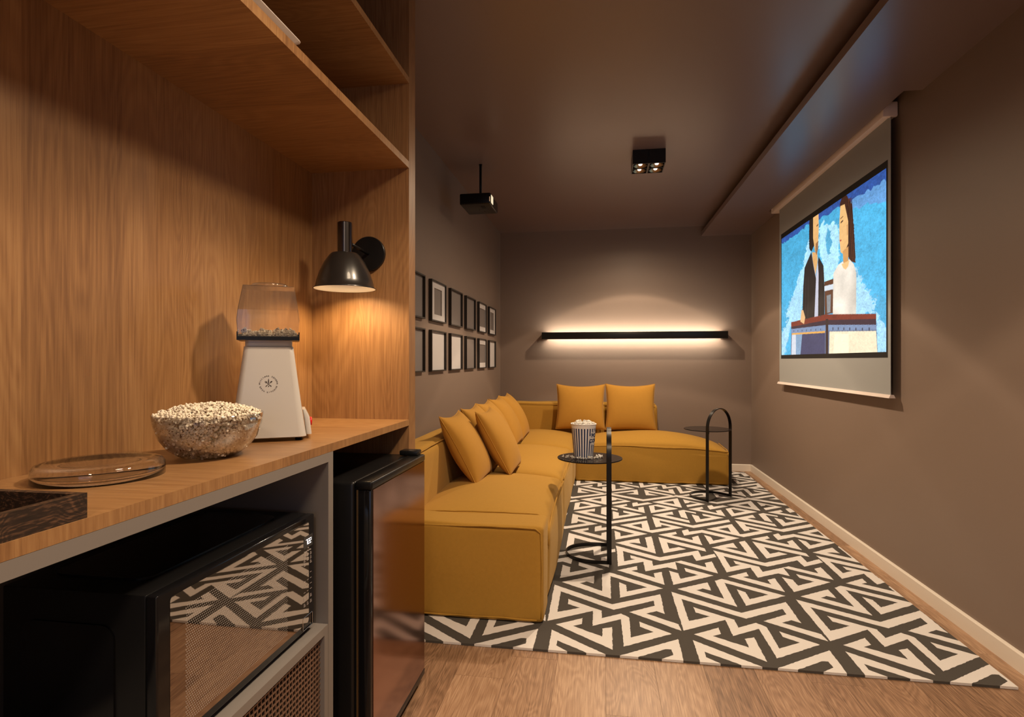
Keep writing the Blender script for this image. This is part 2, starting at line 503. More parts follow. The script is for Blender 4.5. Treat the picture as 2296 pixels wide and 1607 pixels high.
# ================================================================== wooden wall unit
CXF, CXB, CY1, CY0 = -0.72, -1.112, 2.06, -0.45
ZT = 0.977
t = thing('wall_unit', 'tall built-in wooden wall unit with open niche and shelves on the left', 'wall unit', (-0.92, 0.8, 0))
def part(name, parent, lo, hi, m, bevel=0.0, seg=2):
    bm = box(new(), lo, hi, bevel, seg)
    bmesh.ops.translate(bm, verts=bm.verts, vec=-Vector(parent.location))
    o = obj(name, bm, m, parent)
    if bevel: sharp(o)
    return o
part('back_panel', t, (CXB - .02, CY0, 0.0), (CXB, CY1, ZC - .002), M['wood_v'])
part('side_panel', t, (XL + .002, CY1, 0.0), (CXF, CY1 + .072, ZC - .002), M['wood_side'])
part('side_panel', t, (XL + .002, CY0 - .07, 0.0), (CXF, CY0, ZC - .002), M['wood_side'])
part('shelf', t, (CXB, CY0, 1.926), (CXF, CY1, 1.951), M['wood_h'])
part('shelf', t, (CXB, CY0, 2.246), (CXF, CY1, 2.268), M['wood_h'])

tag(obj('wooden_countertop', box(new(), (CXB + .0005, CY0 + .0005, ZT - .022), (CXF, CY1 - .0005, ZT)), M['wood_h']),
    'long warm wooden countertop under the niche, over microwave and small fridge', 'countertop')

# grey cabinet below
t = thing('grey_cabinet', 'matt grey open cabinet under the countertop that holds the microwave', 'cabinet', (-0.92, 0.5, 0))
gz = ZT - .0225
part('top_panel', t, (CXB, CY0 + .002, 0.930), (CXF, 1.447, gz), M['grey_lac'])
part('side_panel', t, (CXB, 1.420, 0.0), (CXF, 1.447, 0.930), M['grey_lac'])
part('side_panel', t, (CXB, CY0 + .002, 0.0), (CXF, CY0 + .03, 0.930), M['grey_lac'])
part('back_panel', t, (CXB, CY0 + .03, 0.0), (CXB + .012, 1.420, 0.930), M['grey_in'])
part('shelf', t, (CXB + .012, CY0 + .03, 0.478), (-0.7395, 1.420, 0.4985), M['grey_lac'])
d = part('door', t, (-0.739, 0.30, 0.478), (CXF, 1.4185, 0.4995), M['grey_lac'])
part('door_rail', t,  (-0.739, 0.30, 0.06), (CXF, 1.4185, 0.08), M['grey_lac'])
part('door_stile', t,  (-0.739, 1.3985, 0.08), (CXF, 1.4185, 0.478), M['grey_lac'])
part('door_stile', t,  (-0.739, 0.30, 0.08), (CXF, 0.32, 0.478), M['grey_lac'])
bm = new()
w = 0.0015
y = 0.325
while y < 1.399:
    box(bm, (-0.7345, y - w, 0.08), (-0.7315, y + w, 0.478)); y += 0.0140
z = 0.085
while z < 0.478:
    box(bm, (-0.7340, 0.32, z - w), (-0.7310, 1.3985, z + w)); z += 0.0140
bmesh.ops.translate(bm, verts=bm.verts, vec=-Vector(t.location))
o = obj('wire_mesh', bm, M['bronze_mesh'], t); o['label'] = 'bronze wire mesh in the cabinet door'
part('door_backing', t, (-0.775, 0.31, 0.07), (-0.772, 1.41, 0.476), M['void'])
for ch in list(t.children):
    if ch.name.startswith(('door_', 'wire_mesh')): ch.parent = d

# ------------------------------------------------------------------ microwave
mw = thing('microwave', 'black microwave oven with mirrored door inside the grey cabinet', 'microwave', (-0.90, 1.13, 0.4985))
MX, MY0, MY1, MZ0, MZ1 = -0.745, 0.858, 1.392, 0.512, 0.800
part('body', mw, (-1.054, MY0, MZ0), (MX - .0222, MY1, MZ1), M['black'], 0.003, 2)
for fx in (-1.02, -0.80):
    for fy in (MY0 + .05, MY1 - .05):
        bm = lathe(new(), [(0, 0), (.014, 0), (.014, .0145), (0, .0145)], 16, (fx + .90, fy - 1.13, 0))
        obj('foot', bm, M['black'], mw)
# raised roof panel and embossed side panel
def rrect(u0, v0, u1, v1, r, n=6):
    out = []
    for cu, cv, a0 in ((u1 - r, v0 + r, -PI / 2), (u1 - r, v1 - r, 0), (u0 + r, v1 - r, PI / 2), (u0 + r, v0 + r, PI)):
        for k in range(n + 1):
            a = a0 + k / n * PI / 2
            out.append((cu + r * math.cos(a), cv + r * math.sin(a)))
    return out
def prism(pts, f0, f1):
    bm = new()
    a = [bm.verts.new(f0(*p)) for p in pts]; b2 = [bm.verts.new(f1(*p)) for p in pts]
    n = len(pts)
    for k in range(n): bm.faces.new((a[k], a[(k + 1) % n], b2[(k + 1) % n], b2[k]))
    bm.faces.new(b2); bm.faces.new(list(reversed(a)))
    return bm
bm = prism(rrect(-1.02, MY0 + .055, -0.815, MY1 - .05, .03), lambda u, v: (u + .9, v - 1.13, MZ1 - .4985), lambda u, v: (u + .9, v - 1.13, MZ1 + .004 - .4985))
obj('roof_panel', bm, M['black_gloss'], mw)
bm = prism(rrect(-1.01, 0.545, -0.825, 0.745, .025), lambda u, v: (u + .9, MY0 - 1.13, v - .4985), lambda u, v: (u + .9, MY0 - .004 - 1.13, v - .4985))
obj('side_emboss', bm, M['black_gloss'], mw)
door = part('door', mw, (MX - .022, MY0, MZ0), (MX, MY1, MZ1), M['black_gloss'], 0.004, 3)
gy0, gy1, gz0, gz1 = 0.887, 1.362, 0.530, 0.787
bm = prism(rrect(gy0, gz0, gy1, gz1, .008), lambda u, v: (MX + .9, u - 1.13, v - .4985), lambda u, v: (MX + .0008 + .9, u - 1.13, v - .4985))
o = obj('door_glass', bm, M['mirror_glass'], door); o.parent = door
def mpos(y, z, dx=0.0011): return (MX + dx + .9, y - 1.13, z - .4985)
bm = new()
for iy in range(72):
    for iz in range(46):
        y = 0.925 + iy * 0.0047 + (0.00235 if iz % 2 else 0); z = 0.545 + iz * 0.0047
        if z > 0.764: continue
        vs = [bm.verts.new(mpos(y + 0.00115 * math.cos(a), z + 0.00115 * math.sin(a))) for a in (0, PI / 2, PI, 3 * PI / 2)]
        bm.faces.new(vs)
o = obj('window_dots', bm, M['print_white'], door); o['kind'] = 'stuff'
# control panel print
obj('display', box(new(), mpos(1.336, 0.722, .0006), mpos(1.381, 0.752, .0012)), M['display'], mw)
MF = lambda y, z, dx=.0014: Matrix.Translation(mpos(y, z, dx)) @ Matrix(((0, 0, 1, 0), (1, 0, 0, 0), (0, 1, 0, 0), (0, 0, 0, 1)))
seg7 = {'7': 'abc', '2': 'abged'}
bm = new()
def seg(bm, ch, y, z, s):
    L_ = {'a': ((0, 2), (1, 2)), 'b': ((1, 2), (1, 1)), 'c': ((1, 1), (1, 0)), 'd': ((0, 0), (1, 0)), 'e': ((0, 1), (0, 0)), 'f': ((0, 2), (0, 1)), 'g': ((0, 1), (1, 1))}
    for k in seg7[ch]:
        (a, b2), (c, d2) = L_[k]
        y0, y1, z0, z1 = y + min(a, c) * s, y + max(a, c) * s, z + min(b2, d2) * s, z + max(b2, d2) * s
        q = .0007
        box(bm, mpos(y0 - q, z0 - q, .0013), mpos(y1 + q, z1 + q, .0016))
seg(bm, '7', 1.3475, .731, .006); seg(bm, '2', 1.3575, .731, .006); seg(bm, '2', 1.3665, .731, .006)
for zz in (.734, .740): box(bm, mpos(1.3552, zz - .0007, .0013), mpos(1.3564, zz + .0007, .0016))
obj('display_digits', bm, M['digit'], mw)
text_mesh('Sensor Cooking', .0052, M['print_white'], 'control_print', mw, MF(1.355, .714))
bm = new()
for r_, (zz, items) in enumerate([(.704, (0, 1, 2)), (.693, (0, 1, 2)), (.682, (0, 2)), (.655, (1, 2)), (.640, (0, 1, 2)), (.626, (0, 1, 2)), (.612, (0, 1, 2)), (.595, (0, 1, 2)), (.580, (0, 1, 2))]):
    for k in items:
        yy = 1.336 + k * .0155
        for q, ww in ((0, .009), (.0032, .007), (-.003, .010)):
            if zz < .66 and zz > .60 and q: continue
            ww *= R.uniform(.7, 1.0)
            vs = [bm.verts.new(mpos(yy + a * ww, zz + q + b2 * .0005, .0013)) for a, b2 in ((0, -1), (1, -1), (1, 1), (0, 1))]
            bm.faces.new(vs)
obj('control_print', bm, M['print_white'], mw)['kind'] = 'stuff'
bm = new()
tube(bm, [mpos(*p, .0008) for p in rrect(1.333, .517, 1.380, .549, .003, 3)], .0008, 6, True)
obj('door_button', bm, M['silver'], mw)

# ------------------------------------------------------------------ small fridge
fr = thing('mini_fridge', 'small black fridge with bronze mirrored door under the countertop end', 'fridge', (-0.88, 1.80, 0))
part('body', fr, (-1.10, 1.552, 0.03), (-0.706, 2.046, 0.850), M['black'], 0.012, 3)
for fx in (-1.05, -.76):
    for fy in (1.60, 2.0):
        obj('foot', lathe(new(), [(0, 0), (.02, 0), (.02, .031), (0, .031)], 12, (fx + .88, fy - 1.8, 0)), M['black'], fr)
dr = part('door', fr, (-0.700, 1.553, 0.035), (-0.657, 2.046, 0.826), M['black_gloss'], 0.004, 2)
part('door_panel', fr, (-0.6575, 1.566, 0.055), (-0.6545, 2.044, 0.826), M['fridge_door'])
part('door_bottom_cap', fr, (-0.705, 1.552, 0.033), (-0.6535, 2.047, 0.0545), M['black'], 0.003, 2)
part('door_top_cap', fr, (-0.7055, 1.551, 0.8262), (-0.6525, 2.048, 0.8515), M['black'], 0.006, 3)
part('gasket', fr, (-0.7062, 1.560, 0.05), (-0.6998, 2.04, 0.826), M['void'])
o = part('brass_strip', fr, (-0.7000, 1.5515, 0.05), (-0.6955, 1.5535, 0.826), M['gold']); o['label'] = 'thin brass strip down the door edge'
part('hinge_cover', fr, (-0.735, 1.995, 0.8516), (-0.665, 2.044, 0.870), M['black'], 0.005, 2)

# ================================================================== things on the counter
# dark tray
ty0, ty1, tx0, tx1 = 0.30, 0.704, -1.06, -0.7225
t = thing('wooden_tray', 'low dark brown wooden tray at the front edge of the countertop', 'tray', (-0.89, 0.50, ZT))
hz = 0.0355
part('base', t, (tx0 + .012, ty0 + .012, ZT), (tx1 - .012, ty1 - .012, ZT + .006), M['wood_dark'])
part('long_side', t, (tx1 - .012, ty0, ZT), (tx1, ty1, ZT + hz), M['wood_dark'])
part('long_side', t, (tx0, ty0, ZT), (tx0 + .012, ty1, ZT + hz), M['wood_dark'])
part('short_side', t, (tx0 + .012, ty1 - .012, ZT), (tx1 - .012, ty1, ZT + hz), M['wood_dark'])
part('short_side', t, (tx0 + .012, ty0, ZT), (tx1 - .012, ty0 + .012, ZT + hz), M['wood_dark'])

# glass lid
prof_o = [(0, .0335), (.020, .0330), (.024, .0338), (.040, .0330), (.044, .0338), (.060, .0330), (.064, .0338), (.082, .0328), (.100, .0325), (.112, .030), (.1175, .024), (.1185, .014), (.1185, 0)]
prof_i = [(.1155, 0), (.1155, .014), (.1140, .022), (.108, .027), (.098, .0290), (0, .0295)]
LS = .90
o = obj('round_glass_dish', lathe(new(), [(r * LS, z) for r, z in prof_o + prof_i], 72), M['lens_glass'], None, True)
o.location = (-0.950, 0.955, ZT + .0002)
tag(o, 'shallow round clear glass dish upturned on the countertop by the dark tray', 'dish')

# ---- popcorn kernels
def kernel_variants(n, seed, blobs=(6, 10), sub=1):
    rr = random.Random(seed); out = []
    t = bmesh.new(); bmesh.ops.create_icosphere(t, subdivisions=sub, radius=1.0)
    base = np.array([v.co[:] for v in t.verts]); fc = np.array([[v.index for v in f.verts] for f in t.faces]); t.free()
    for _ in range(n):
        V, F, MI = [], [], []
        k = rr.randint(*blobs)
        for q in range(k):
            d_ = Vector((rr.gauss(0, 1), rr.gauss(0, 1), rr.gauss(0, 1))).normalized() * rr.uniform(.40, .80)
            s_ = rr.uniform(.24, .50)
            if q == 0: s_ *= .72
            sc = np.array([rr.uniform(.8, 1.2) for _ in range(3)]) * s_
            F.append(fc + sum(len(x) for x in V)); V.append(base * sc + np.array(d_)); MI += [1 if (q == 0 and rr.random() < .75) else 0] * len(fc)
        out.append((np.vstack(V), np.vstack(F), MI))
    return out
KV = kernel_variants(14, 5)
def rotm(rr):
    return np.array(Matrix.Rotation(rr.uniform(0, 6.28), 3, 'Z') @ Matrix.Rotation(rr.uniform(0, 3.14), 3, 'X') @ Matrix.Rotation(rr.uniform(0, 6.28), 3, 'Z'))
def kernel_mass(name, pts, size, mats, parent=None, seed=1, kv=None):
    kv = kv or KV
    rr = random.Random(seed); V, F, MI, n = [], [], [], 0
    for p in pts:
        v, f, mi = kv[rr.randrange(len(kv))]
        s_ = size * rr.uniform(.75, 1.2)
        V.append(v @ rotm(rr).T * s_ + np.array(p)); F.append(f + n); n += len(v); MI += mi
    V = np.vstack(V); F = np.vstack(F)
    me = bpy.data.meshes.new(name); me.from_pydata(V.tolist(), [], F.tolist())
    for m in mats: me.materials.append(m)
    me.polygons.foreach_set('material_index', MI)
    me.polygons.foreach_set('use_smooth', [True] * len(F))
    o = bpy.data.objects.new(name, me); C.objects.link(o)
    if parent: o.parent = parent
    return o

# glass bowl with popcorn
BC = (-0.905, 1.20, ZT)
bo = [(0, 0), (.045, 0), (.062, .004), (.085, .020), (.103, .045), (.113, .075), (.117, .100)]
bi = [(.1150, .1005), (.111, .075), (.101, .047), (.083, .0225), (.060, .0075), (0, .004)]
o = obj('glass_bowl', lathe(new(), bo + bi, 72, (0, 0, 0)), M['glass'], None, True)
o.location = (BC[0], BC[1], ZT + .0002)
tag(o, 'clear glass mixing bowl filled with popcorn on the countertop', 'bowl')
rr = random.Random(11); pts = []
def rin(z):
    zs = [.004, .0075, .0225, .047, .075, .1005]; rs = [.02, .060, .083, .101, .111, .115]
    return float(np.interp(z, zs, rs))
for _ in range(1700):
    z = .007 + .092 * rr.random() ** .9; a = rr.uniform(0, 2 * PI)
    r_ = rin(z) - .0062 - rr.random() ** 2 * .012
    pts.append((r_ * math.cos(a), r_ * math.sin(a), z))
for _ in range(850):
    a = rr.uniform(0, 2 * PI); q = math.sqrt(rr.random()); r_ = q * .107
    pts.append((r_ * math.cos(a), r_ * math.sin(a), .094 + .022 * (1 - q * q) + rr.uniform(-.006, .006)))
o = kernel_mass('popcorn_in_bowl', pts, .0074, [M['corn'], M['hull']], None, 4)
o.location = (BC[0], BC[1], ZT)
tag(o, 'heap of cream popcorn filling the clear glass bowl', 'popcorn', kind='stuff')

# popcorn maker
PM = thing('popcorn_maker', 'white popcorn machine with clear hopper standing behind the popcorn bowl', 'popcorn machine', (-0.945, 1.508, ZT), math.radians(30))
def loft(bm, secs):
    rings = [[bm.verts.new((x, y, z)) for x, y in pts] for z, pts in secs]
    n = len(rings[0])
    for a, b2 in zip(rings, rings[1:]):
        for k in range(n): bm.faces.new((a[k], a[(k + 1) % n], b2[(k + 1) % n], b2[k]))
    bm.faces.new(list(reversed(rings[0]))); bm.faces.new(rings[-1])
    return bm
# local frame: -y faces the camera, +x to its right
secs = []
for q in range(13):
    f = q / 12; z = .012 + f * .248
    w_ = .098 - .034 * f ** .92; dp = .092 - .030 * f
    secs.append((z, rrect(-w_, -dp, w_, dp, .020 - .006 * f, 6)))
secs.insert(0, (.010, rrect(-.095, -.089, .095, .089, .018, 6)))
secs.append((.262, rrect(-.064, -.059, .064, .059, .012, 6)))
sharp(obj('housing', loft(new(), secs), M['white_pl'], PM), 35)
sharp(obj('neck', loft(new(), [(.262, rrect(-.061, -.056, .061, .056, .012)), (.279, rrect(-.061, -.056, .061, .056, .012))]), M['white_pl'], PM), 35)
for sx in (-1, 1):
    for sy in (-1, 1):
        obj('foot', lathe(new(), [(0, 0), (.0095, 0), (.0095, .006), (.011, .007), (.011, .0115), (0, .0115)], 20, (sx * .078, sy * .066, 0)), M['black_metal'], PM, True)
# side switch box and red knob
bm = loft(new(), [(.0125, rrect(.098, -.050, .113, .060, .006, 4)), (.060, rrect(.092, -.050, .1075, .060, .006, 4)), (.083, rrect(.088, -.046, .096, .056, .003, 4))])
sharp(obj('switch_box', bm, M['white_pl'], PM), 35)
bm = lathe(new(), [(0, 0), (.013, 0), (.012, .006), (0, .007)], 24)
bmesh.ops.rotate(bm, verts=bm.verts, matrix=Matrix.Rotation(PI / 2, 3, 'Y')); bmesh.ops.translate(bm, verts=bm.verts, vec=(.1085, -.010, .046))
o = obj('switch_knob', bm, M['red'], PM, True); o['label'] = 'red round switch'
# serving tray
bm = new()
box(bm, (-.080, -.075, .279), (.080, .075, .285)); 
for a in ((-.080, -.075, .285, -.0775, .075, .302), (.0775, -.075, .285, .080, .075, .302), (-.0775, .0725, .285, .0775, .075, .302), (-.0775, -.075, .285, .0775, -.0725, .290)): box(bm, a[:3], a[3:])
o = obj('hopper_tray', bm, M['black'], PM); o['label'] = 'black tray under the clear hopper'
# clear hopper: faceted shell
def hop(d_):
    return [(.288, -.076, .0735), (.335, -.079, .0745), (.362, -.080, .0735), (.432, -.050, .058)]
bm = new(); fr_, bk_ = [], []
rings = []
for z, y0, y1 in hop(0):
    w_ = (.0770, .0800, .0770, .0665)[len(rings)]
    rings.append([bm.verts.new(p) for p in ((-w_, y0, z), (w_, y0, z), (w_, y1, z), (-w_, y1, z))])
for a, b2 in zip(rings, rings[1:]):
    for k in range(4): bm.faces.new((a[k], a[(k + 1) % 4], b2[(k + 1) % 4], b2[k]))
bm.faces.new(rings[-1])
o = obj('hopper', bm, M['dome'], PM)
md = o.modifiers.new('shell', 'SOLIDIFY'); md.thickness = .0022
o = obj('measuring_cap', lathe(new(), [(.049, .4325), (.050, .4335), (.050, .437), (.047, .441), (.044, .442), (0, .4405)], 40), M['dome'], PM, True)
rr = random.Random(2)
pts = [(rr.uniform(-.070, .070), rr.uniform(-.066, .066), .290 + rr.random() ** 1.6 * .020) for _ in range(260)]
o = kernel_mass('popcorn_in_hopper', pts, .0068, [M['corn'], M['hull']], None, 9)
o.location = PM.location; o.rotation_euler = PM.rotation_euler
tag(o, 'popped popcorn lying in the clear hopper of the white machine', 'popcorn', kind='stuff')
# round printed emblem on the front
def on_front(u, z):                      # u: metres to the right, z above base
    f = max(0, min(1, (z - .012) / .248)); dp = .092 - .030 * f
    return Vector((u, -dp - .0005, z))
slope = math.atan(.030 / .248)
EZ = .158
def front_m(u, z, rot=0.0):
    return Matrix.Translation(on_front(u, z)) @ Matrix.Rotation(PI / 2 - slope, 4, 'X') @ Matrix.Rotation(rot, 4, 'Z')
def arc_text(s, rad, a_mid, step, flip, size):
    n = len(s)
    for i, ch in enumerate(s):
        if ch == ' ': continue
        a = a_mid + (-(i - (n - 1) / 2) if not flip else (i - (n - 1) / 2)) * step
        u, z = rad * math.cos(a), EZ + rad * math.sin(a)
        text_mesh(ch, size, M['logo'], 'emblem_letter', PM, front_m(u, z, a - PI / 2 if not flip else a + PI / 2))
arc_text('WILLIAMS SONOMA', .0222, PI / 2, math.radians(12.3), False, .0052)
arc_text('OPEN KITCHEN', .0222, -PI / 2, math.radians(12.6), True, .0052)
bm = new()
def flat(bm, pts):
    bm.faces.new([bm.verts.new(on_front(u * .001, EZ + z * .001) + Vector((0, -.0001, 0))) for u, z in pts])
flat(bm, [(-1.2, 2.5), (1.2, 2.5), (1.4, 8), (.8, 13), (0, 15.5), (-.8, 13), (-1.4, 8)])
flat(bm, [(-.7, -4), (.7, -4), (1.2, -6.8), (0, -8.4), (-1.2, -6.8)])
def rot2(pts, a, ox=0, oz=0): return [(u * math.cos(a) - z * math.sin(a) + ox, u * math.sin(a) + z * math.cos(a) + oz) for u, z in pts]
for sgn in (-1, 1):
    A = -sgn * math.radians(48)
    flat(bm, rot2([(-.5, -3), (.5, -3), (.5, 6), (-.5, 6)], A))
    flat(bm, rot2([(-.6, -3), (-1.3, -9), (-.6, -10), (.6, -10), (1.3, -9), (.6, -3)], A))
    if sgn > 0: flat(bm, rot2([(1.9 * math.cos(q * PI / 6), 9 + 3.4 * math.sin(q * PI / 6)) for q in range(12)], A))
    else:
        flat(bm, rot2([(-1.9, 6.2), (1.9, 6.2), (1.9, 9), (-1.9, 9)], A))
        for q in (-1.6, -.55, .55, 1.6): flat(bm, rot2([(q - .3, 9), (q + .3, 9), (q + .3, 12), (q - .3, 12)], A))
for u in (-22.2, 22.2): flat(bm, [(u - .6, -.6), (u + .6, -.6), (u + .6, .6), (u - .6, .6)])
obj('emblem', bm, M['logo'], PM)

# white flared tray up on the shelf
bm = loft(new(), [(0, rrect(-.20, -.52, .11, .28, .01, 3)), (.006, rrect(-.205, -.525, .115, .285, .012, 3)), (.020, rrect(-.215, -.535, .130, .302, .014, 3)), (.022, rrect(-.215, -.535, .130, .302, .014, 3))])
o = obj('serving_tray', bm, M['tray_white']); o.location = (-0.852, 0.990, 1.9512)
tag(o, 'thin white tray lying on the lower wooden shelf', 'tray')

# ------------------------------------------------------------------ niche wall lamp
LC = (-0.908, 1.915)
wl = thing('wall_lamp', 'black dome wall lamp with upright tube in the wooden niche', 'lamp', (LC[0], LC[1], 1.455))
def lp(prof, name, m, n=56, z0=0.0, parent=None):
    return obj(name, lathe(new(), prof, n, (0, 0, z0)), m, parent or wl, True)
shade_o = [(.108, 0), (.1085, .003), (.102, .007), (.097, .030), (.086, .063), (.070, .096), (.054, .119), (.046, .127), (.026, .1285)]
lp(shade_o, 'shade', M['black_sheen'])
lp([(.1065, .0005)] + [(max(r - .0025, .02), z - .002 if i else z) for i, (r, z) in enumerate(shade_o[2:])], 'shade_lining', M['white_rub'])
sharp(lp([(.0255, .128), (.0255, .236), (.0235, .238), (.006, .2385), (.006, .241), (0, .2412)], 'tube', M['lamp_tube']), 40)
bm = lathe(new(), [(0, 0), (.066, 0), (.066, .010), (.064, .012), (0, .012)], 56)
bmesh.ops.rotate(bm, verts=bm.verts, matrix=Matrix.Rotation(PI / 2, 3, 'X'))
bmesh.ops.translate(bm, verts=bm.verts, vec=(-0.878 - LC[0], CY1 - .0005 - LC[1], 1.605 - 1.455))
sharp(obj('wall_plate', bm, M['black_metal'], wl), 40)
obj('arm', tube(new(), [(.018, .018, .163), (-0.878 - LC[0], CY1 - .012 - LC[1], .150)], .0055, 12), M['black_metal'], wl, True)
lp([(0, .072), (.012, .070), (.018, .060), (.020, .048), (.016, .034), (.008, .028), (0, .027)], 'bulb', M['bulb'], 24)
l = bpy.data.lights.new('niche_lamp_glow', 'SPOT'); l.energy = 8.0; l.color = (1.0, 0.68, 0.34); l.shadow_soft_size = .07
l.spot_size = math.radians(155); l.spot_blend = 0.35
o = bpy.data.objects.new('niche_lamp_glow', l); C.objects.link(o); o.location = (LC[0], LC[1], 1.462)

# ================================================================== rug
RX0, RX1, RY0, RY1 = -0.95, 1.497, 2.335, 6.385
rug = thing('area_rug', 'large dark grey rug with white maze-like triangle pattern', 'rug', ((RX0 + RX1) / 2, (RY0 + RY1) / 2, 0))
ro = -Vector(rug.location)
bm = prism(rrect(RX0, RY0, RX1, RY1, .012, 5), lambda u, v: (u, v, .0006), lambda u, v: (u, v, .010))
bmesh.ops.translate(bm, verts=bm.verts, vec=ro)
obj('pile', bm, M['rug_dark'], rug)
RUG = [
 ([[-0.219,2.511],[0.046,2.309],[-0.034,2.315],[-0.092,2.355],[-0.189,2.418],[-0.188,2.375],[-0.109,2.306],[-0.218,2.298]],None),
 ([[0.321,2.511],[0.319,2.309],[0.213,2.318],[0.283,2.371],[0.283,2.417],[0.256,2.413],[0.132,2.326],[0.061,2.327]],None),
 ([[-0.249,3.018],[0.048,2.819],[0.293,2.978],[0.29,2.75],[0.256,2.774],[0.205,2.741],[0.341,2.652],[0.344,2.589],[0.127,2.745],[0.253,2.834],[0.252,2.892],[0.056,2.759],[0.046,2.762],[-0.21,2.937],[-0.209,2.692],[-0.106,2.755],[-0.165,2.789],[-0.167,2.848],[-0.002,2.737],[-0.002,2.66],[0.088,2.722],[0.124,2.687],[0.122,2.494],[0.223,2.559],[0.166,2.601],[0.168,2.651],[0.3,2.554],[0.089,2.409],[0.086,2.662],[-0.042,2.576],[-0.042,2.731],[-0.246,2.593],[-0.247,2.657]],None),
 ([[-0.206,2.565],[-0.089,2.646],[-0.089,2.587],[-0.129,2.562],[0.001,2.482],[0.001,2.557],[0.044,2.578],[0.043,2.376]],None),
 ([[-0.213,3.061],[-0.043,3.177],[-0.043,3.066],[-0.083,3.087],[-0.119,3.06],[0.0,2.971],[0.0,3.206],[0.044,3.24],[0.314,3.056],[0.089,2.903],[0.09,3.106],[0.126,3.072],[0.126,2.986],[0.233,3.058],[0.046,3.185],[0.044,2.884]],None),
 ([[0.375,3.319],[0.42,3.286],[0.421,3.205],[0.527,3.277],[0.466,3.32],[0.466,3.379],[0.61,3.282],[0.374,3.113]],None),
 ([[0.085,3.282],[0.199,3.364],[0.198,3.304],[0.165,3.286],[0.286,3.201],[0.285,3.265],[0.331,3.294],[0.327,3.106]],None),
 ([[0.087,3.716],[0.343,3.537],[0.595,3.701],[0.593,3.586],[0.682,3.653],[0.683,3.595],[0.551,3.506],[0.546,3.61],[0.342,3.473],[0.128,3.616],[0.13,3.435],[0.195,3.477],[0.17,3.491],[0.169,3.548],[0.293,3.466],[0.291,3.383],[0.464,3.498],[0.593,3.408],[0.596,3.479],[0.642,3.514],[0.64,3.317],[0.427,3.467],[0.422,3.34],[0.37,3.373],[0.242,3.289],[0.24,3.443],[0.09,3.344],[0.092,3.602]],None),
 ([[0.087,3.774],[0.243,3.891],[0.247,3.782],[0.205,3.793],[0.171,3.782],[0.285,3.698],[0.285,3.914],[0.33,3.949],[0.328,3.599]],None),
 ([[0.374,3.941],[0.641,3.752],[0.641,3.686],[0.419,3.835],[0.419,3.706],[0.483,3.75],[0.525,3.717],[0.375,3.615]],None),
 ([[0.379,3.995],[0.506,4.082],[0.507,4.029],[0.465,3.996],[0.595,3.909],[0.597,3.972],[0.644,4.014],[0.638,3.811]],None),
 ([[0.686,4.038],[0.724,3.999],[0.725,3.918],[0.82,3.988],[0.681,4.089],[0.55,3.999],[0.551,4.116],[0.597,4.154],[0.596,4.096],[0.694,4.155],[0.908,4.0],[0.689,3.838]],None),
 ([[0.128,4.186],[0.33,4.336],[0.332,4.095],[0.352,4.098],[0.488,4.194],[0.424,4.238],[0.42,4.196],[0.378,4.17],[0.375,4.438],[0.644,4.258],[0.935,4.455],[0.934,4.393],[0.643,4.193],[0.422,4.35],[0.419,4.296],[0.57,4.189],[0.342,4.029]],[[0.209,4.196],[0.284,4.245],[0.282,4.132]]),
 ([[1.285,4.563],[1.331,4.522],[1.328,4.43],[1.422,4.498],[1.366,4.536],[1.368,4.592],[1.51,4.501],[1.283,4.337]],None),
 ([[0.983,4.499],[1.146,4.619],[1.146,4.528],[1.114,4.532],[1.081,4.506],[1.239,4.386],[1.238,4.32]],None),
 ([[1.196,4.655],[1.241,4.688],[1.326,4.626],[1.321,4.588],[1.244,4.638],[1.238,4.428],[1.193,4.47]],None),
 ([[0.683,4.72],[0.802,4.807],[0.804,4.757],[0.768,4.726],[0.887,4.629],[0.89,4.706],[0.933,4.734],[0.931,4.543]],None),
 ([[0.849,4.85],[0.891,4.879],[0.896,4.827],[0.979,4.89],[1.018,4.857],[0.849,4.731]],None),
 ([[0.979,4.779],[1.054,4.832],[1.205,4.718],[0.978,4.55]],[[1.022,4.781],[1.016,4.642],[1.114,4.715]]),
 ([[1.015,4.908],[1.245,5.078],[1.239,4.756]],[[1.107,4.918],[1.195,4.976],[1.194,4.861]]),
 ([[1.285,5.043],[1.283,4.903],[1.324,4.936],[1.325,4.957],[1.393,4.924],[1.284,4.845],[1.286,4.783],[1.443,4.901]],None),
 ([[0.648,5.196],[0.948,4.989],[1.25,5.199],[1.238,5.124],[0.944,4.927],[0.637,5.128]],None)]
bm = new()
PX, PY = 0.601, 2.85
jr = random.Random(1)
def rough(pts, step=.012, amp=.0014):
    out = []
    n = len(pts)
    for i in range(n):
        a, b2 = Vector(pts[i]), Vector(pts[(i + 1) % n])
        m = max(1, int((b2 - a).length / step))
        for k in range(m):
            p = a.lerp(b2, k / m)
            out.append((p.x + jr.uniform(-amp, amp), p.y + jr.uniform(-amp, amp)))
    return out
RUGR = [(rough(o_), rough(h_) if h_ else None) for o_, h_ in RUG]
for outer, hole in RUGR:
    xs = [p[0] for p in outer]; ys = [p[1] for p in outer]
    for jy in range(0, 2):
        dy = jy * PY
        if min(ys) + dy > RY1 + .02: continue
        for jx in range(-5, 5):
            dx = jx * PX
            if max(xs) + dx < RX0 - .01 or min(xs) + dx > RX1 + .01: continue
            polyface(bm, [(p[0] + dx, p[1] + dy) for p in outer], [[(p[0] + dx, p[1] + dy) for p in hole]] if hole else [], 0, .0108)
e = -.0004
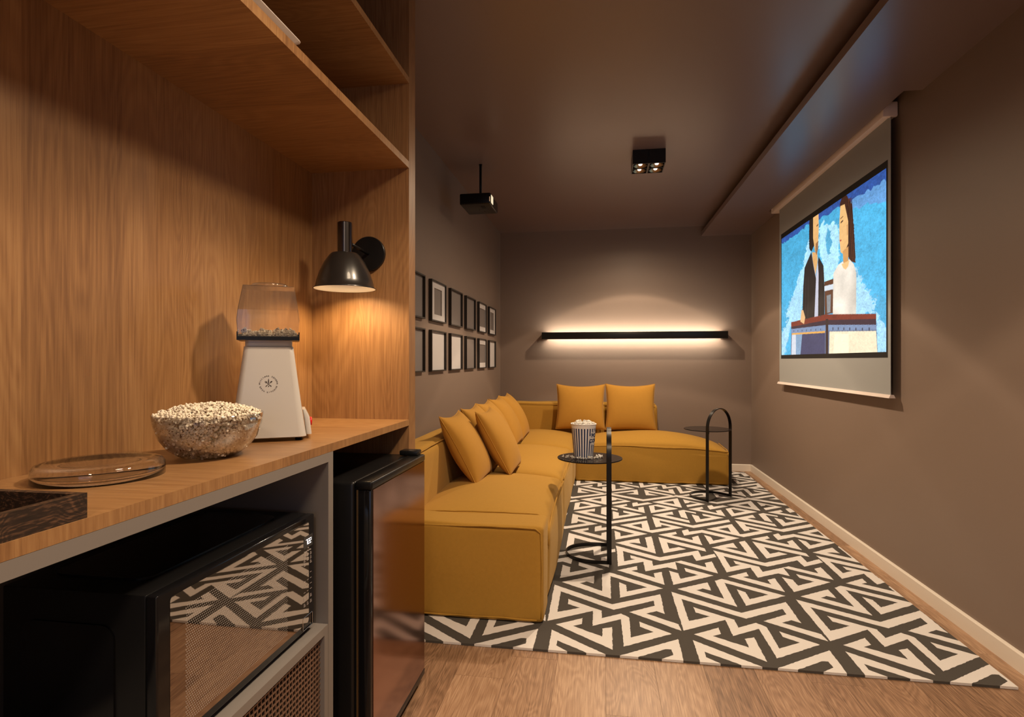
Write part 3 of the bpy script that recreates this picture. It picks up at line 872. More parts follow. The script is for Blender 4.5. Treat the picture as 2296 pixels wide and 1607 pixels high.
for co, no in (((RX0 + e, 0, 0), (-1, 0, 0)), ((RX1 - e, 0, 0), (1, 0, 0)), ((0, RY0 + e, 0), (0, -1, 0)), ((0, RY1 - e, 0), (0, 1, 0))):
    bmesh.ops.bisect_plane(bm, geom=list(bm.verts) + list(bm.edges) + list(bm.faces), plane_co=co, plane_no=no, clear_outer=True)
for ed in [x_ for x_ in bm.edges if len(x_.link_faces) == 1]:
    a_, b2 = ed.verts
    for ax, val in ((1, RY0 + e), (0, RX1 - e)):
        if abs(a_.co[ax] - val) < 1e-4 and abs(b2.co[ax] - val) < 1e-4:
            bm.faces.new((a_, b2, bm.verts.new((b2.co.x, b2.co.y, .0015)), bm.verts.new((a_.co.x, a_.co.y, .0015))))
bmesh.ops.translate(bm, verts=bm.verts, vec=ro)
for f in bm.faces:
    if f.normal.z < 0: f.normal_flip()
me = bpy.data.meshes.new('pattern'); bm.to_mesh(me); bm.free(); me.materials.append(M['rug_white'])
o = bpy.data.objects.new('pattern', me); C.objects.link(o); o.parent = rug; o['label'] = 'white woven maze pattern'

# ================================================================== sofa modules
SZ = 0.0115
def sofa_part(name, root, lo, hi, **k):
    m = k.pop('mat', M['sofa'])
    bm = soft_box(lo, hi, **k)
    bmesh.ops.translate(bm, verts=bm.verts, vec=-Vector(root.location))
    return obj(name, bm, m, root, True)
def piping(root, pts, r=.0045, closed=True):
    bm = tube(new(), [Vector(p) - Vector(root.location) for p in pts], r, 6, closed)
    return obj('piping', bm, M['sofa'], root, True)
def edge_pts(pts, amp=.004):
    out = []
    for a, b2 in zip(pts, pts[1:]):
        a, b2 = Vector(a), Vector(b2); m = max(2, int((b2 - a).length / .05))
        for k in range(m): out.append(a.lerp(b2, k / m))
    out.append(Vector(pts[-1]))
    rr = random.Random(len(pts) + 5)
    return [p + Vector((0, 0, amp * math.sin(8 * p.x + 6.5 * p.y + 1) + rr.uniform(-.001, .001))) for p in out]
SXF, SXB = -0.262, XL + .02           # front and back of the long run
BXF = -0.945                          # face of its backrest
G = 'mustard sofa modules'
# near module with low arm
a = thing('sofa_module', 'mustard sofa module with a low blocky arm, nearest the small fridge', 'sofa', (-.70, 3.23, SZ), 0, G)
sofa_part('arm', a, (SXB, 2.555, SZ), (SXF, 2.765, .448), r=.020, sides=.006, top=.006, noise=.0035, seed=2)
sofa_part('seat', a, (BXF - .05, 2.760, SZ), (SXF + .005, 3.90, .398), r=.05, top=.086, sides=.010, noise=.004, seed=3, droop=.01)
sofa_part('backrest', a, (SXB, 2.760, SZ), (BXF, 3.90, .725), r=.04, top=.008, sides=.008, noise=.003, seed=4)
piping(a, edge_pts([(SXB + .03, 2.557, .440), (SXF - .035, 2.553, .438), (SXF - .012, 2.557, .418), (SXF - .006, 2.557, .25), (SXF - .012, 2.560, .03)], .003), .004, False)
piping(a, edge_pts([(SXB + .03, 2.557, .030), (SXF - .03, 2.555, .024)], .003), .004, False)
piping(a, edge_pts([(SXF + .004, 2.775, .30), (SXF + .004, 2.80, .375), (SXF + .002, 3.0, .398), (SXF + .004, 3.5, .400), (SXF + .001, 3.88, .385)], .006), .0045, False)
piping(a, edge_pts([(BXF - .004, 2.77, .716), (BXF - .006, 3.3, .720), (BXF - .004, 3.89, .716)], .003), .004, False)
piping(a, edge_pts([(SXB + .05, 2.758, .445), (SXF - .05, 2.762, .452), (SXF - .012, 2.766, .435), (SXF - .001, 2.768, .33)], .003), .004, False)
# middle module
b_ = thing('sofa_module', 'mustard armless sofa module in the middle of the long run', 'sofa', (-.70, 4.55, SZ), 0, G)
sofa_part('seat', b_, (BXF - .05, 3.905, SZ), (SXF, 5.195, .398), r=.05, top=.090, sides=.010, noise=.004, seed=6, droop=.01)
sofa_part('backrest', b_, (SXB, 3.905, SZ), (BXF, 5.195, .725), r=.04, top=.008, sides=.008, noise=.003, seed=7)
piping(b_, edge_pts([(SXF + .001, 3.93, .385), (SXF + .003, 4.5, .400), (SXF, 5.17, .388)], .006), .0045, False)
piping(b_, edge_pts([(BXF - .004, 3.91, .716), (BXF - .006, 4.5, .720), (BXF - .004, 5.19, .716)], .003), .004, False)
# corner module
c_ = thing('sofa_module', 'mustard corner sofa module against both walls, with two backrests', 'sofa', (-.70, 5.83, SZ), 0, G)
YBK = YB - .02
BYF = 6.25
sofa_part('seat', c_, (BXF - .05, 5.20, SZ), (SXF, BYF + .05, .398), r=.05, top=.084, sides=.006, noise=.004, seed=8, droop=.01)
sofa_part('backrest', c_, (SXB, 5.20, SZ), (BXF, BYF, .725), r=.04, top=.008, sides=.008, noise=.003, seed=9)
sofa_part('backrest', c_, (SXB, BYF + .001, SZ), (SXF, YBK, .735), r=.04, top=.008, sides=.006, noise=.003, seed=10)
piping(c_, edge_pts([(SXB + .04, BYF - .003, .727), (SXF - .02, BYF - .003, .727)], .003), .004, False)
# chaise
d_ = thing('sofa_module', 'long mustard chaise sofa module along the back wall under the bar light', 'sofa', (.46, 6.07, SZ), 0, G)
def fxc(p):
    # the free end slumps
    k = max(0.0, (p.x - .55) / .64)
    if p.z > .3: p.z -= .050 * k * k
    return p
CX0, CX1 = SXF + .004, 1.195
sofa_part('seat', d_, (CX0, 5.655, SZ), (CX1, BYF + .05, .372), r=.020, top=.108, sides=.012, noise=.004, seed=12, n=28, fx=fxc)
sofa_part('backrest', d_, (CX0, BYF + .002, SZ), (.590, YBK, .735), r=.045, top=.006, sides=.006, noise=.003, seed=13)
piping(d_, edge_pts([(CX0 + .02, 5.657, .362), (.4, 5.650, .366), (.8, 5.650, .360), (CX1 - .05, 5.653, .332), (CX1 - .012, 5.665, .328), (CX1 + .004, 5.80, .335), (CX1 + .004, 6.2, .335)], .004), .0055, False)
piping(d_, edge_pts([(CX0 + .02, 5.655, .032), (.4, 5.650, .030), (CX1 - .03, 5.655, .030)], .004), .005, False)
piping(d_, edge_pts([(CX1 - .010, 5.662, .325), (CX1 - .004, 5.658, .20), (CX1 - .012, 5.664, .04)], .0), .005, False)
piping(d_, edge_pts([(CX0 + .01, BYF - .002, .727), (.56, BYF - .002, .727)], .003), .004, False)

# ------------------------------------------------------------------ cushions
def pillow_mesh(sx, sy, tk, seed):
    n = 26; rr = random.Random(seed)
    ph = [rr.uniform(0, 6) for _ in range(4)]
    V, F = [], []
    def co(u, v, s):
        kx, ky = .075, (.125 if v > 0 else .035)
        x = sx * u * (1 - kx * (1 - v * v) * abs(u) ** 1.5); y = sy * v * (1 - ky * (1 - u * u) * abs(v) ** 1.5)
        w_ = max(0, (1 - u ** 2) * (1 - v ** 2))
        z = s * tk * (w_ ** .46) * (1 + .05 * math.sin(3 * u + ph[0]) * math.sin(2.6 * v + ph[1]))
        z += .012 * sy * math.sin(2.2 * u + ph[2]) * (1 - v * v)
        return (x, y, z)
    g = {}
    for s in (1, -1):
        for i in range(n + 1):
            for j in range(n + 1):
                u = math.sin((i / n - .5) * PI); v = math.sin((j / n - .5) * PI)
                u = .5 * u + .5 * (2 * i / n - 1); v = .5 * v + .5 * (2 * j / n - 1)
                if s < 0 and (i in (0, n) or j in (0, n)): g[s, i, j] = g[1, i, j]; continue
                g[s, i, j] = len(V); V.append(co(u, v, s))
    for s in (1, -1):
        for i in range(n):
            for j in range(n):
                q = [g[s, i, j], g[s, i + 1, j], g[s, i + 1, j + 1], g[s, i, j + 1]]
                F.append(q if s > 0 else q[::-1])
    ring = [g[1, i, 0] for i in range(n)] + [g[1, n, j] for j in range(n)] + [g[1, i, n] for i in range(n, 0, -1)] + [g[1, 0, j] for j in range(n, 0, -1)]
    return V, F, [V[k] for k in ring]
def cushion(label, group, center, normal, upv, sx, sy, tk, seed):
    V, F, ring = pillow_mesh(sx, sy, tk, seed)
    nz = Vector(normal).normalized(); ux = Vector(upv).cross(nz).normalized(); uy = nz.cross(ux)
    m = Matrix((ux, uy, nz)).transposed().to_4x4(); m.translation = Vector(center)
    t = bpy.data.objects.new('cushion', None); C.objects.link(t); t.matrix_world = m; t.empty_display_size = .05
    tag(t, label, 'cushion', group)
    obj('cover', (V, F), M['pillow'], t, True)
    obj('seam', tube(new(), ring, .0028, 6, True), M['pillow'], t, True)
    return t
tl = math.radians(29.5)
nL = (math.cos(tl), 0, math.sin(tl)); uL = (-math.sin(tl), 0, math.cos(tl))
GL = 'cushions along the long backrest'
def lc(label, y, x, seed, z=.668): cushion(label, GL, (x, y, z), nL, uL, .232, .232, .088, seed)
lc('mustard cushion at the near end of the long sofa backrest, nearest the fridge', 3.485, -.838, 1, .665)
lc('mustard cushion leaning forward in front of the row, second from the near end', 3.800, -.690, 2, .668)
lc('mustard cushion half hidden behind the forward-leaning one', 4.03, -.845, 3)
lc('mustard cushion third from the corner in the long backrest row', 4.51, -.845, 4)
lc('mustard cushion second from the corner in the long backrest row', 5.015, -.845, 5)
lc('mustard cushion nearest the corner in the long backrest row', 5.495, -.845, 6)
tb = math.radians(15)
nB = (0, -math.cos(tb), math.sin(tb)); uB = (0, math.sin(tb), math.cos(tb))
GB = 'cushions against the back wall'
cushion('square mustard cushion behind the striped popcorn bucket, left of the back pair', GB, (-.228, 6.085, .712), nB, uB, .258, .243, .085, 7)
cushion('square mustard cushion on the chaise, right of the back pair', GB, (.292, 6.085, .716), nB, uB, .258, .246, .085, 8)

# ================================================================== side tables
def side_table(label, loc, rz):
    t = thing('side_table', label, 'side table', (loc[0], loc[1], SZ), rz, 'black arched side tables')
    a_, xo, zd = .165, .116, .605 - SZ
    # arch of flat bar in the plane x = 0
    strap = [(-.003, -.0135), (.003, -.0135), (.003, .0135), (-.003, .0135)]
    bm = new()
    pts = [(0, -a_, 0), (0, -a_, .3), (0, -a_, .60)] + [(0, -a_ * math.cos(q / 24 * PI), .612 + a_ * math.sin(q / 24 * PI)) for q in range(25)] + [(0, a_, .60), (0, a_, .3), (0, a_, 0)]
    rings = []
    for i, p in enumerate(pts):
        p = Vector(p)
        tn = (Vector(pts[min(i + 1, len(pts) - 1)]) - Vector(pts[max(i - 1, 0)])).normalized()
        nn = Vector((1, 0, 0)).cross(tn)
        rings.append([bm.verts.new(p + nn * s[0] + Vector((s[1], 0, 0))) for s in strap])
    for r0, r1 in zip(rings, rings[1:]):
        for k in range(4): bm.faces.new((r0[k], r0[(k + 1) % 4], r1[(k + 1) % 4], r1[k]))
    bm.faces.new(rings[0]); bm.faces.new(rings[-1])
    sharp(obj('arch_frame', bm, M['black_metal'], t), 30)
    # base: open D ring on the floor
    bp = [(0, -a_, 0)] + [(-.085 - .175 * math.sin(q / 24 * PI), -a_ * math.cos(q / 24 * PI), 0) for q in range(25)] + [(0, a_, 0)]
    bm = new()
    sec = [(-.003, 0), (.003, 0), (.003, .020), (-.003, .020)]
    sweep(bm, [Vector(p) for p in bp], sec)
    sharp(obj('base_ring', bm, M['black_metal'], t), 30)
    bm = lathe(new(), [(0, zd - .007), (.196, zd - .007), (.198, zd - .005), (.198, zd - .001), (.197, zd), (0, zd)], 72, (-xo, 0, 0))
    sharp(obj('table_top', bm, M['table_glass'], t), 40)
    for sy in (-1, 1):
        obj('top_bracket', box(new(), (-.012, sy * a_ - (.010 if sy > 0 else 0), zd - .0225), (.012, sy * a_ + (0 if sy > 0 else .010), zd - .0072)), M['black_metal'], t)
    return t
side_table('round black arched side table that carries the striped popcorn bucket', (.041, 3.530), 0)
side_table('round black arched side table, empty, beside the chaise end', (.990, 5.095), math.radians(-45))

# popcorn bucket
ZD = .6052
bk = thing('popcorn_bucket', 'paper popcorn bucket with navy and white stripes on the side table', 'bucket', (-.113, 3.535, ZD))
H, R0, R1 = .205, .0585, .0765
def br(z): return R0 + (R1 - R0) * z / H
bm = lathe(new(), [(0, .004), (R0 - .004, .004), (R0 - .002, 0), (R0, 0), (R1, H), (R1 - .0015, H), (R0 - .001, .006), (0, .006)], 72)
sharp(obj('cup', bm, M['paper_cup'], bk), 40)
bm = lathe(new(), [(R1 + .0032 * math.cos(q / 10 * 2 * PI), H + .0032 * math.sin(q / 10 * 2 * PI)) for q in range(10)], 72, closed=True)
obj('rim', bm, M['paper_cup'], bk, True)
LA = math.radians(-22)                      # centre of the printed label, turned to the right
NS = 26
def in_label(ang, z):
    da = (ang - LA + PI) % (2 * PI) - PI
    return (da * .067 / .041) ** 2 + ((z - .121) / .045) ** 2 < 1.0
for k in range(NS):
    a0 = 2 * PI * k / NS; hw = 2 * PI / NS * .235
    runs, cur_run = [], []
    for q in range(45):
        z = .004 + (H - .028) * q / 44
        if in_label(a0, z):
            if len(cur_run) > 1: runs.append(cur_run)
            cur_run = []
        else: cur_run.append(z)
    if len(cur_run) > 1: runs.append(cur_run)
    for run in runs:
        bm = new(); prev = None
        for z in run:
            rr_ = br(z) + .0004
            cur = [bm.verts.new((rr_ * math.cos(a0 + s * hw), rr_ * math.sin(a0 + s * hw), z)) for s in (-1, 0, 1)]
            if prev:
                for i in range(2): bm.faces.new((prev[i], prev[i + 1], cur[i + 1], cur[i]))
            prev = cur
        obj('stripe', bm, M['navy'], bk)
def on_cup(s, z, off=.0008):                # s: arc length right of the label centre
    rr_ = br(z) + off; a_ = LA + s / .067
    return Vector((rr_ * math.cos(a_), rr_ * math.sin(a_), z))
bm = new()
oval = [(.041 * math.cos(q / 40 * 2 * PI), .121 + .045 * math.sin(q / 40 * 2 * PI)) for q in range(40)]
oval2 = [(s * .955, .121 + (z - .121) * .96) for s, z in oval]
vo = [bm.verts.new(on_cup(*p)) for p in oval]; vi = [bm.verts.new(on_cup(*p)) for p in oval2]
for q in range(40): bm.faces.new((vo[q], vo[(q + 1) % 40], vi[(q + 1) % 40], vi[q]))
obj('label_outline', bm, M['navy'], bk)
def cup_text(body, zc, size):
    o = text_mesh(body, size, M['navy'], 'label_print', bk, Matrix.Identity(4), 0.0, bold=.0016)
    bm = new(); bm.from_mesh(o.data)
    bmesh.ops.triangulate(bm, faces=list(bm.faces))
    for v in bm.verts: v.co = on_cup(v.co.x, zc + v.co.y, .0011)
    bm.to_mesh(o.data); bm.free()
cup_text('POP', .138, .031); cup_text('CORN', .106, .029)
KW = kernel_variants(8, 21, (5, 7), 2)
rr = random.Random(4); pts = []
for _ in range(80):
    a_ = rr.uniform(0, 2 * PI); q = math.sqrt(rr.random()); r_ = q * .066
    pts.append((-.113 + r_ * math.cos(a_), 3.535 + r_ * math.sin(a_), ZD + H - .006 + .018 * (1 - q * q) + rr.uniform(-.004, .008)))
o = kernel_mass('popcorn_in_bucket', pts, .0118, [M['corn_white'], M['yolk']], None, 3, [(v, f, [1 if (m_ and rr.random() < .25) else 0 for m_ in mi]) for v, f, mi in KW])
tag(o, 'white popcorn heaped in the striped bucket', 'popcorn', kind='stuff')
# loose pieces around the bucket: polar places
loose = [(-165, .128), (-150, .117), (-158, .100), (-135, .098), (-128, .088), (-112, .080), (-100, .082), (-90, .079), (-78, .083), (-65, .081), (-56, .090), (-60, .076), (-38, .090), (-28, .100), (-15, .105), (-20, .085), (0, .115), (8, .098)]
wheres = ['leftmost on the table top', 'second from the left', 'behind the left pair', 'left of the bucket base', 'touching the left of the bucket base', 'front left of the bucket base', 'left of the front centre', 'front centre of the bucket base', 'right of the front centre', 'with a yellow spot, front right of the bucket base', 'farther front right', 'tucked against the front right of the base', 'in the right cluster, nearest the viewer', 'in the right cluster, second', 'in the right cluster, outermost', 'in the right cluster, against the bucket', 'behind the right cluster, outer', 'behind the right cluster, inner']
for i, (adeg, r_) in enumerate(loose):
    v, f, mi = KW[i % len(KW)]
    s_ = .0100 * rr.uniform(.85, 1.12)
    vv = v @ rotm(rr).T * s_; vv[:, 2] -= vv[:, 2].min()
    me = bpy.data.meshes.new('popcorn_piece'); me.from_pydata(vv.tolist(), [], f.tolist())
    me.materials.append(M['corn_white']); me.materials.append(M['yolk'])
    me.polygons.foreach_set('material_index', mi if i in (0, 9, 12, 4) else [0] * len(f)); me.polygons.foreach_set('use_smooth', [True] * len(f))
    o = bpy.data.objects.new('popcorn_piece', me); C.objects.link(o)
    a_ = math.radians(adeg); o.location = (-.113 + r_ * math.cos(a_), 3.535 + r_ * math.sin(a_), ZD)
    tag(o, 'loose white popcorn piece ' + wheres[i], 'popcorn', 'spilled popcorn on the side table')

# ================================================================== picture frames on the left wall
cols = [(3.225, 3.592), (3.735, 4.100), (4.237, 4.602), (4.743, 5.098), (5.253, 5.592), (5.750, 6.098)]
rows = [(1.472, 1.757), (1.124, 1.410)]
kinds = [['grey', 'mat', 'grey', 'grey', 'band', 'mat'], ['grey', 'white', 'white', 'grey', 'band', 'white']]
desc = {'grey': 'black frame, plain grey card', 'mat': 'black frame, white mat around grey', 'band': 'black frame, white bands over and under grey', 'white': 'black frame, blank white sheet'}
ordn = ['nearest the wooden unit', 'second from the wooden unit', 'third from the wooden unit', 'third from the far corner', 'second from the far corner', 'nearest the far corner']
DP = .024
for ri, (z0, z1) in enumerate(rows):
    for ci, (y0, y1) in enumerate(cols):
        k = kinds[ri][ci]
        t = thing('picture_frame', desc[k] + ', ' + ('upper' if ri == 0 else 'lower') + ' row, ' + ordn[ci], 'picture frame', (XL + .0005, (y0 + y1) / 2, (z0 + z1) / 2), 0, 'frames on the left wall')
        hy, hz_, b_w = (y1 - y0) / 2, (z1 - z0) / 2, .0095
        bm = new()
        box(bm, (0, -hy, -hz_), (DP, -hy + b_w, hz_)); box(bm, (0, hy - b_w, -hz_), (DP, hy, hz_))
        box(bm, (0, -hy + b_w, hz_ - b_w), (DP, hy - b_w, hz_)); box(bm, (0, -hy + b_w, -hz_), (DP, hy - b_w, -hz_ + b_w))
        obj('frame', bm, M['frame'], t)
        iy, iz = hy - b_w, hz_ - b_w
        obj('sheet', box(new(), (.004, -iy, -iz), (.007, iy, iz)), M['grey_card'] if k in ('grey', 'mat', 'band') else M['paper'], t)
        if k in ('mat', 'band'):
            oy, oz = (.095, .092) if k == 'mat' else (.148, .088)
            cy = 0 if k == 'mat' else .005
            bm = new()
            box(bm, (.009, -iy, oz), (.013, iy, iz)); box(bm, (.009, -iy, -iz), (.013, iy, -oz))
            box(bm, (.009, -iy, -oz), (.013, cy - oy, oz)); box(bm, (.009, cy + oy, -oz), (.013, iy, oz))
            obj('mat_board', bm, M['paper'], t)

# ================================================================== projector
t = thing('projector', 'black projector hanging from the ceiling on a slim pole', 'projector', (-0.905, 4.20, 2.339))
o = obj('body', box(new(), (-.125, -.150, 0), (.105, .145, .081), .010, 3), M['black'], t); sharp(o, 35)
obj('pole', lathe(new(), [(0, .0812), (.0095, .0812), (.0095, ZC - 2.339 - .004), (0, ZC - 2.339 - .004)], 20), M['black_metal'], t, True)
obj('ceiling_plate', lathe(new(), [(0, ZC - 2.339 - .006), (.0125, ZC - 2.339 - .006), (.0125, ZC - 2.339 - .0005), (0, ZC - 2.339 - .0005)], 28), M['black_metal'], t)
obj('lens', prism(rrect(-.128, .013, -.055, .070, .006, 4), lambda u, v: (.1045, u, v), lambda u, v: (.1075, u, v)), M['lens_lit'], t)
obj('indicator', box(new(), (.097, -.1505, .016), (.101, -.1485, .050)), M['lens_lit2'], t)
obj('foot_socket', box(new(), (.020, -.090, -.002), (.050, -.030, .0005)), M['void'], t)
for q in ((-.01, .01), (.06, -.06), (.02, .06)):
    obj('screw', lathe(new(), [(0, -.001), (.004, -.001), (.004, .0005), (0, .0005)], 12, (q[0], q[1], 0)), M['void'], t)

# ================================================================== ceiling spotlight box
def spot_box(label, cx, cy):
    t = thing('ceiling_spotlight', label, 'ceiling light', (cx, cy, 2.578))
    hx, hy, hh = .1125, .110, ZC - 2.578 - .0005
    for sx in (-1, 1):
        x0, x1 = (-hx, -.0008) if sx < 0 else (.0008, hx)
        bm = new()
        box(bm, (x0, -hy, .030), (x1, hy, hh))
        wl_ = .006
        box(bm, (x0, -hy, 0), (x0 + wl_, hy, .030)); box(bm, (x1 - wl_, -hy, 0), (x1, hy, .030))
        box(bm, (x0 + wl_, -hy, 0), (x1 - wl_, -hy + wl_, .030)); box(bm, (x0 + wl_, hy - wl_, 0), (x1 - wl_, hy, .030))
        box(bm, (x0 + wl_, -wl_ / 2, 0), (x1 - wl_, wl_ / 2, .030))
        h_ = obj('housing', bm, M['black_metal'], t)
        for sy in (-1, 1):
            ctr = ((x0 + x1) / 2, sy * hy / 2, 0)
            obj('reflector', lathe(new(), [(.046, .001), (.040, .014), (.024, .027), (.012, .0295), (0, .0298)], 32, ctr), M['reflector'], t, True)
            obj('bulb', lathe(new(), [(0, .004), (.009, .0055), (.0135, .010), (.0145, .017), (.012, .024), (.008, .0285)], 24, ctr), M['bulb'], t, True)
    return t
spot_box('square black ceiling spotlight box with four lit lamps', .325, 4.186)

# ================================================================== bar light on the back wall
BYF_, BX0, BX1, BZ0, BZ1 = 6.345, -.668, 1.327, 1.437, 1.515
t = thing('bar_light', 'long black bar wall light glowing on the back wall', 'wall light', ((BX0 + BX1) / 2, YB, BZ0))
def bp_(name, lo, hi, m, bv=0): return part(name, t, lo, hi, m, bv)
bp_('bar', (BX0, BYF_, BZ0), (BX1, BYF_ + .025, BZ1), M['black_metal'], .002)
bp_('bracket', (BX0, BYF_ + .025, BZ0), (BX0 + .05, YB - .0005, BZ1), M['black_metal'])
bp_('bracket', (BX1 - .05, BYF_ + .025, BZ0), (BX1, YB - .0005, BZ1), M['black_metal'])
bp_('led_strip', (BX0 + .06, BYF_ + .0252, BZ0 + .012), (BX1 - .06, BYF_ + .030, BZ1 - .012), M['led'])

# ================================================================== projection screen
sc = thing('projection_screen', 'pull-down projection screen showing two people on a boat', 'screen', (1.56, 4.39, .99))
def sp(name, lo, hi, m, bv=0, seg=2): return part(name, sc, lo, hi, m, bv, seg)
XS = 1.560
sp('casing', (1.523, 3.425, 2.538), (1.592, 5.455, 2.612), M['ivory'], .006, 2)
sp('end_cap', (1.519, 3.395, 2.534), (1.596, 3.424, 2.616), M['ivory'], .007, 2)
sp('end_cap', (1.519, 5.456, 2.534), (1.596, 5.485, 2.616), M['ivory'], .007, 2)
sp('fabric', (XS, 3.400, 1.000), (XS + .002, 5.375, 2.540), M['screen'])
bm = new()
pr = [(-.016, -.006), (.018, -.006), (.010, .012), (-.008, .012)]
r0 = [bm.verts.new((XS + p[0] - 1.56, 3.385 - 4.39, 1.000 + p[1] - .99)) for p in pr]; r1 = [bm.verts.new((XS + p[0] - 1.56, 5.392 - 4.39, 1.000 + p[1] - .99)) for p in pr]
for k in range(4): bm.faces.new((r0[k], r0[(k + 1) % 4], r1[(k + 1) % 4], r1[k]))
bm.faces.new(r0); bm.faces.new(r1)
obj('bottom_bar', bm, M['ivory'], sc)
bm = new()
IY0, IY1, IZ0, IZ1 = 3.447, 5.310, 1.248, 2.268
OY0, OY1, OZ0, OZ1 = 3.430, 5.328, 1.216, 2.310
x = XS - .0006
for lo, hi in (((OY0, IZ1), (OY1, OZ1)), ((OY0, OZ0), (OY1, IZ0)), ((OY0, IZ0), (IY0, IZ1)), ((IY1, IZ0), (OY1, IZ1))):
    vs = [bm.verts.new((x - 1.56, a - 4.39, b2 - .99)) for a, b2 in ((lo[0], lo[1]), (hi[0], lo[1]), (hi[0], hi[1]), (lo[0], hi[1]))]
    bm.faces.new(vs)
obj('border', bm, M['border'], sc)
# the projected picture: flat print held as face-corner colours on a fine grid
NU, NV = 960, 528     # painted at double resolution, then averaged
uu, vv = np.meshgrid((np.arange(NU) + .5) / NU, (np.arange(NV) + .5) / NV)
rs = np.random.RandomState(3)
def smooth_noise(k, seed):
    g = np.random.RandomState(seed).rand(k + 2, k + 2)
    a, b2 = uu * k, vv * k
    i, j = a.astype(int), b2.astype(int); fa, fb = a - i, b2 - j
    return g[j, i] * (1 - fa) * (1 - fb) + g[j, i + 1] * fa * (1 - fb) + g[j + 1, i] * (1 - fa) * fb + g[j + 1, i + 1] * fa * fb
fine = .30 * smooth_noise(110, 1) + .25 * smooth_noise(38, 2) + .45 * smooth_noise(260, 5)
IMG = np.zeros((NV, NU, 3))
def lin(c): return np.array([(x / 255 / 12.92 if x / 255 <= .04045 else ((x / 255 + .055) / 1.055) ** 2.4) for x in c])
IMG[:] = lin((70, 168, 212))
IMG *= (0.55 + .9 * fine)[..., None]
IMG *= (0.85 + .3 * smooth_noise(5, 9))[..., None]
def inside(poly, jit=0.0):
    a = uu + (fine - .5) * jit; b2 = vv + (smooth_noise(50, 13) - .5) * jit
    r_ = np.zeros_like(uu, bool); n = len(poly)
    for i in range(n):
        (x1, y1), (x2, y2) = poly[i], poly[(i + 1) % n]
        if y1 == y2: continue
        c_ = ((y1 > b2) != (y2 > b2)) & (a < (x2 - x1) * (b2 - y1) / (y2 - y1) + x1)
        r_ ^= c_
    return r_
def paint(poly, col, nz=.25, jit=0.0):
    m_ = inside(poly, jit); IMG[m_] = lin(col) * (1 - nz + 2 * nz * fine[m_])[:, None]
paint([(-.1, -.1), (1.1, -.1), (1.1, .10), (.76, .055), (.66, .05), (.40, .03), (.0, .045), (-.1, .05)], (40, 78, 150), .7, .03)
paint([(.76, .05), (1.1, .06), (1.1, .20), (.76, .11)], (95, 150, 205), .5, .04)
paint([(.48, .07), (.61, .12), (.66, .19), (.664, .40), (.61, .50), (.50, .52), (.50, .35), (.46, .20)], (170, 222, 242), .5, .05)
paint([(.56, .13), (.60, .26), (.56, .34), (.53, .20)], (80, 165, 205), .4, .04)
paint([(.345, .15), (.382, .238), (.30, .475), (.27, .745), (.14, .75), (.02, 1.05), (-.05, 1.05), (-.05, .84), (.10, .71), (.06, .66), (.20, .45), (.285, .33)], (165, 215, 240), .5, .07)
paint([(.79, .48), (.83, .54), (.872, .625), (.945, .72), (.907, .742), (.975, .82), (1.05, .92), (1.05, 1.05), (.94, 1.05), (.93, .78), (.79, .77)], (160, 212, 240), .5, .07)
paint([(.523, .50), (.61, .50), (.61, .73), (.525, .73)], (90, 52, 34), .3)
paint([(.523, .53), (.61, .535), (.61, .57), (.523, .565)], (205, 215, 225), .1)
paint([(.545, .60), (.585, .60), (.58, .72), (.55, .72)], (130, 135, 140), .3)
# left figure: dark coat, seen to the waist
paint([(.365, -.05), (.36, .10), (.362, .21), (.385, .245), (.43, .20), (.43, -.05)], (34, 22, 18), .4, .012)
paint([(.405, -.05), (.405, .15), (.425, .25), (.445, .285), (.458, .24), (.466, .10), (.462, -.05)], (222, 172, 110), .15)
paint([(.395, .25), (.45, .27), (.455, .33), (.43, .44), (.40, .33)], (215, 165, 105), .15)
paint([(.385, .245), (.308, .339), (.293, .473), (.278, .76), (.523, .76), (.523, .526), (.514, .386), (.464, .305), (.437, .45)], (28, 22, 24), .35)
paint([(.392, .29), (.437, .455), (.418, .76), (.458, .76), (.464, .43), (.456, .34), (.437, .44)], (190, 190, 205), .15)
# right figure: pale jumper, long brown hair
paint([(.664, .028), (.686, -.01), (.72, -.005), (.762, .075), (.782, .234), (.792, .45), (.745, .42), (.70, .30)], (58, 28, 20), .4, .01)
paint([(.670, .045), (.661, .15), (.661, .25), (.672, .345), (.70, .37), (.735, .31), (.735, .17), (.706, .05)], (228, 180, 118), .12)
paint([(.69, .345), (.737, .33), (.735, .46), (.697, .45)], (205, 150, 90), .12)
paint([(.69, .41), (.653, .42), (.608, .465), (.602, .77), (.797, .77), (.799, .515), (.779, .454), (.742, .41), (.715, .45)], (226, 216, 202), .12)
# the boat's cabin front
paint([(.138, .785), (.548, .765), (.937, .81), (.95, 1.05), (.13, 1.05)], (96, 110, 140), .2)
paint([(.138, .733), (.535, .728), (.937, .783), (.937, .812), (.542, .768), (.138, .772)], (120, 42, 28), .35)
paint([(.138, .772), (.542, .768), (.937, .812), (.937, .845), (.548, .802), (.138, .790)], (50, 30, 48), .3)
paint([(.138, .790), (.548, .802), (.937, .845), (.941, .874), (.56, .842), (.138, .825)], (118, 138, 172), .2)
paint([(.147, .83), (.529, .848), (.529, 1.05), (.138, 1.05)], (60, 62, 96), .25)
paint([(.147, .83), (.20, .833), (.20, 1.05), (.138, 1.05)], (205, 210, 220), .15)
paint([(.20, .833), (.28, .838), (.25, 1.05), (.20, 1.05)], (130, 160, 190), .3)
paint([(.147, .825), (.529, .842), (.529, .855), (.147, .838)], (225, 165, 80), .1)
paint([(.572, .85), (.937, .88), (.949, 1.05), (.566, 1.05)], (238, 222, 190), .22)
paint([(.62, .87), (.74, .88), (.74, 1.05), (.60, 1.05)], (255, 244, 205), .1)
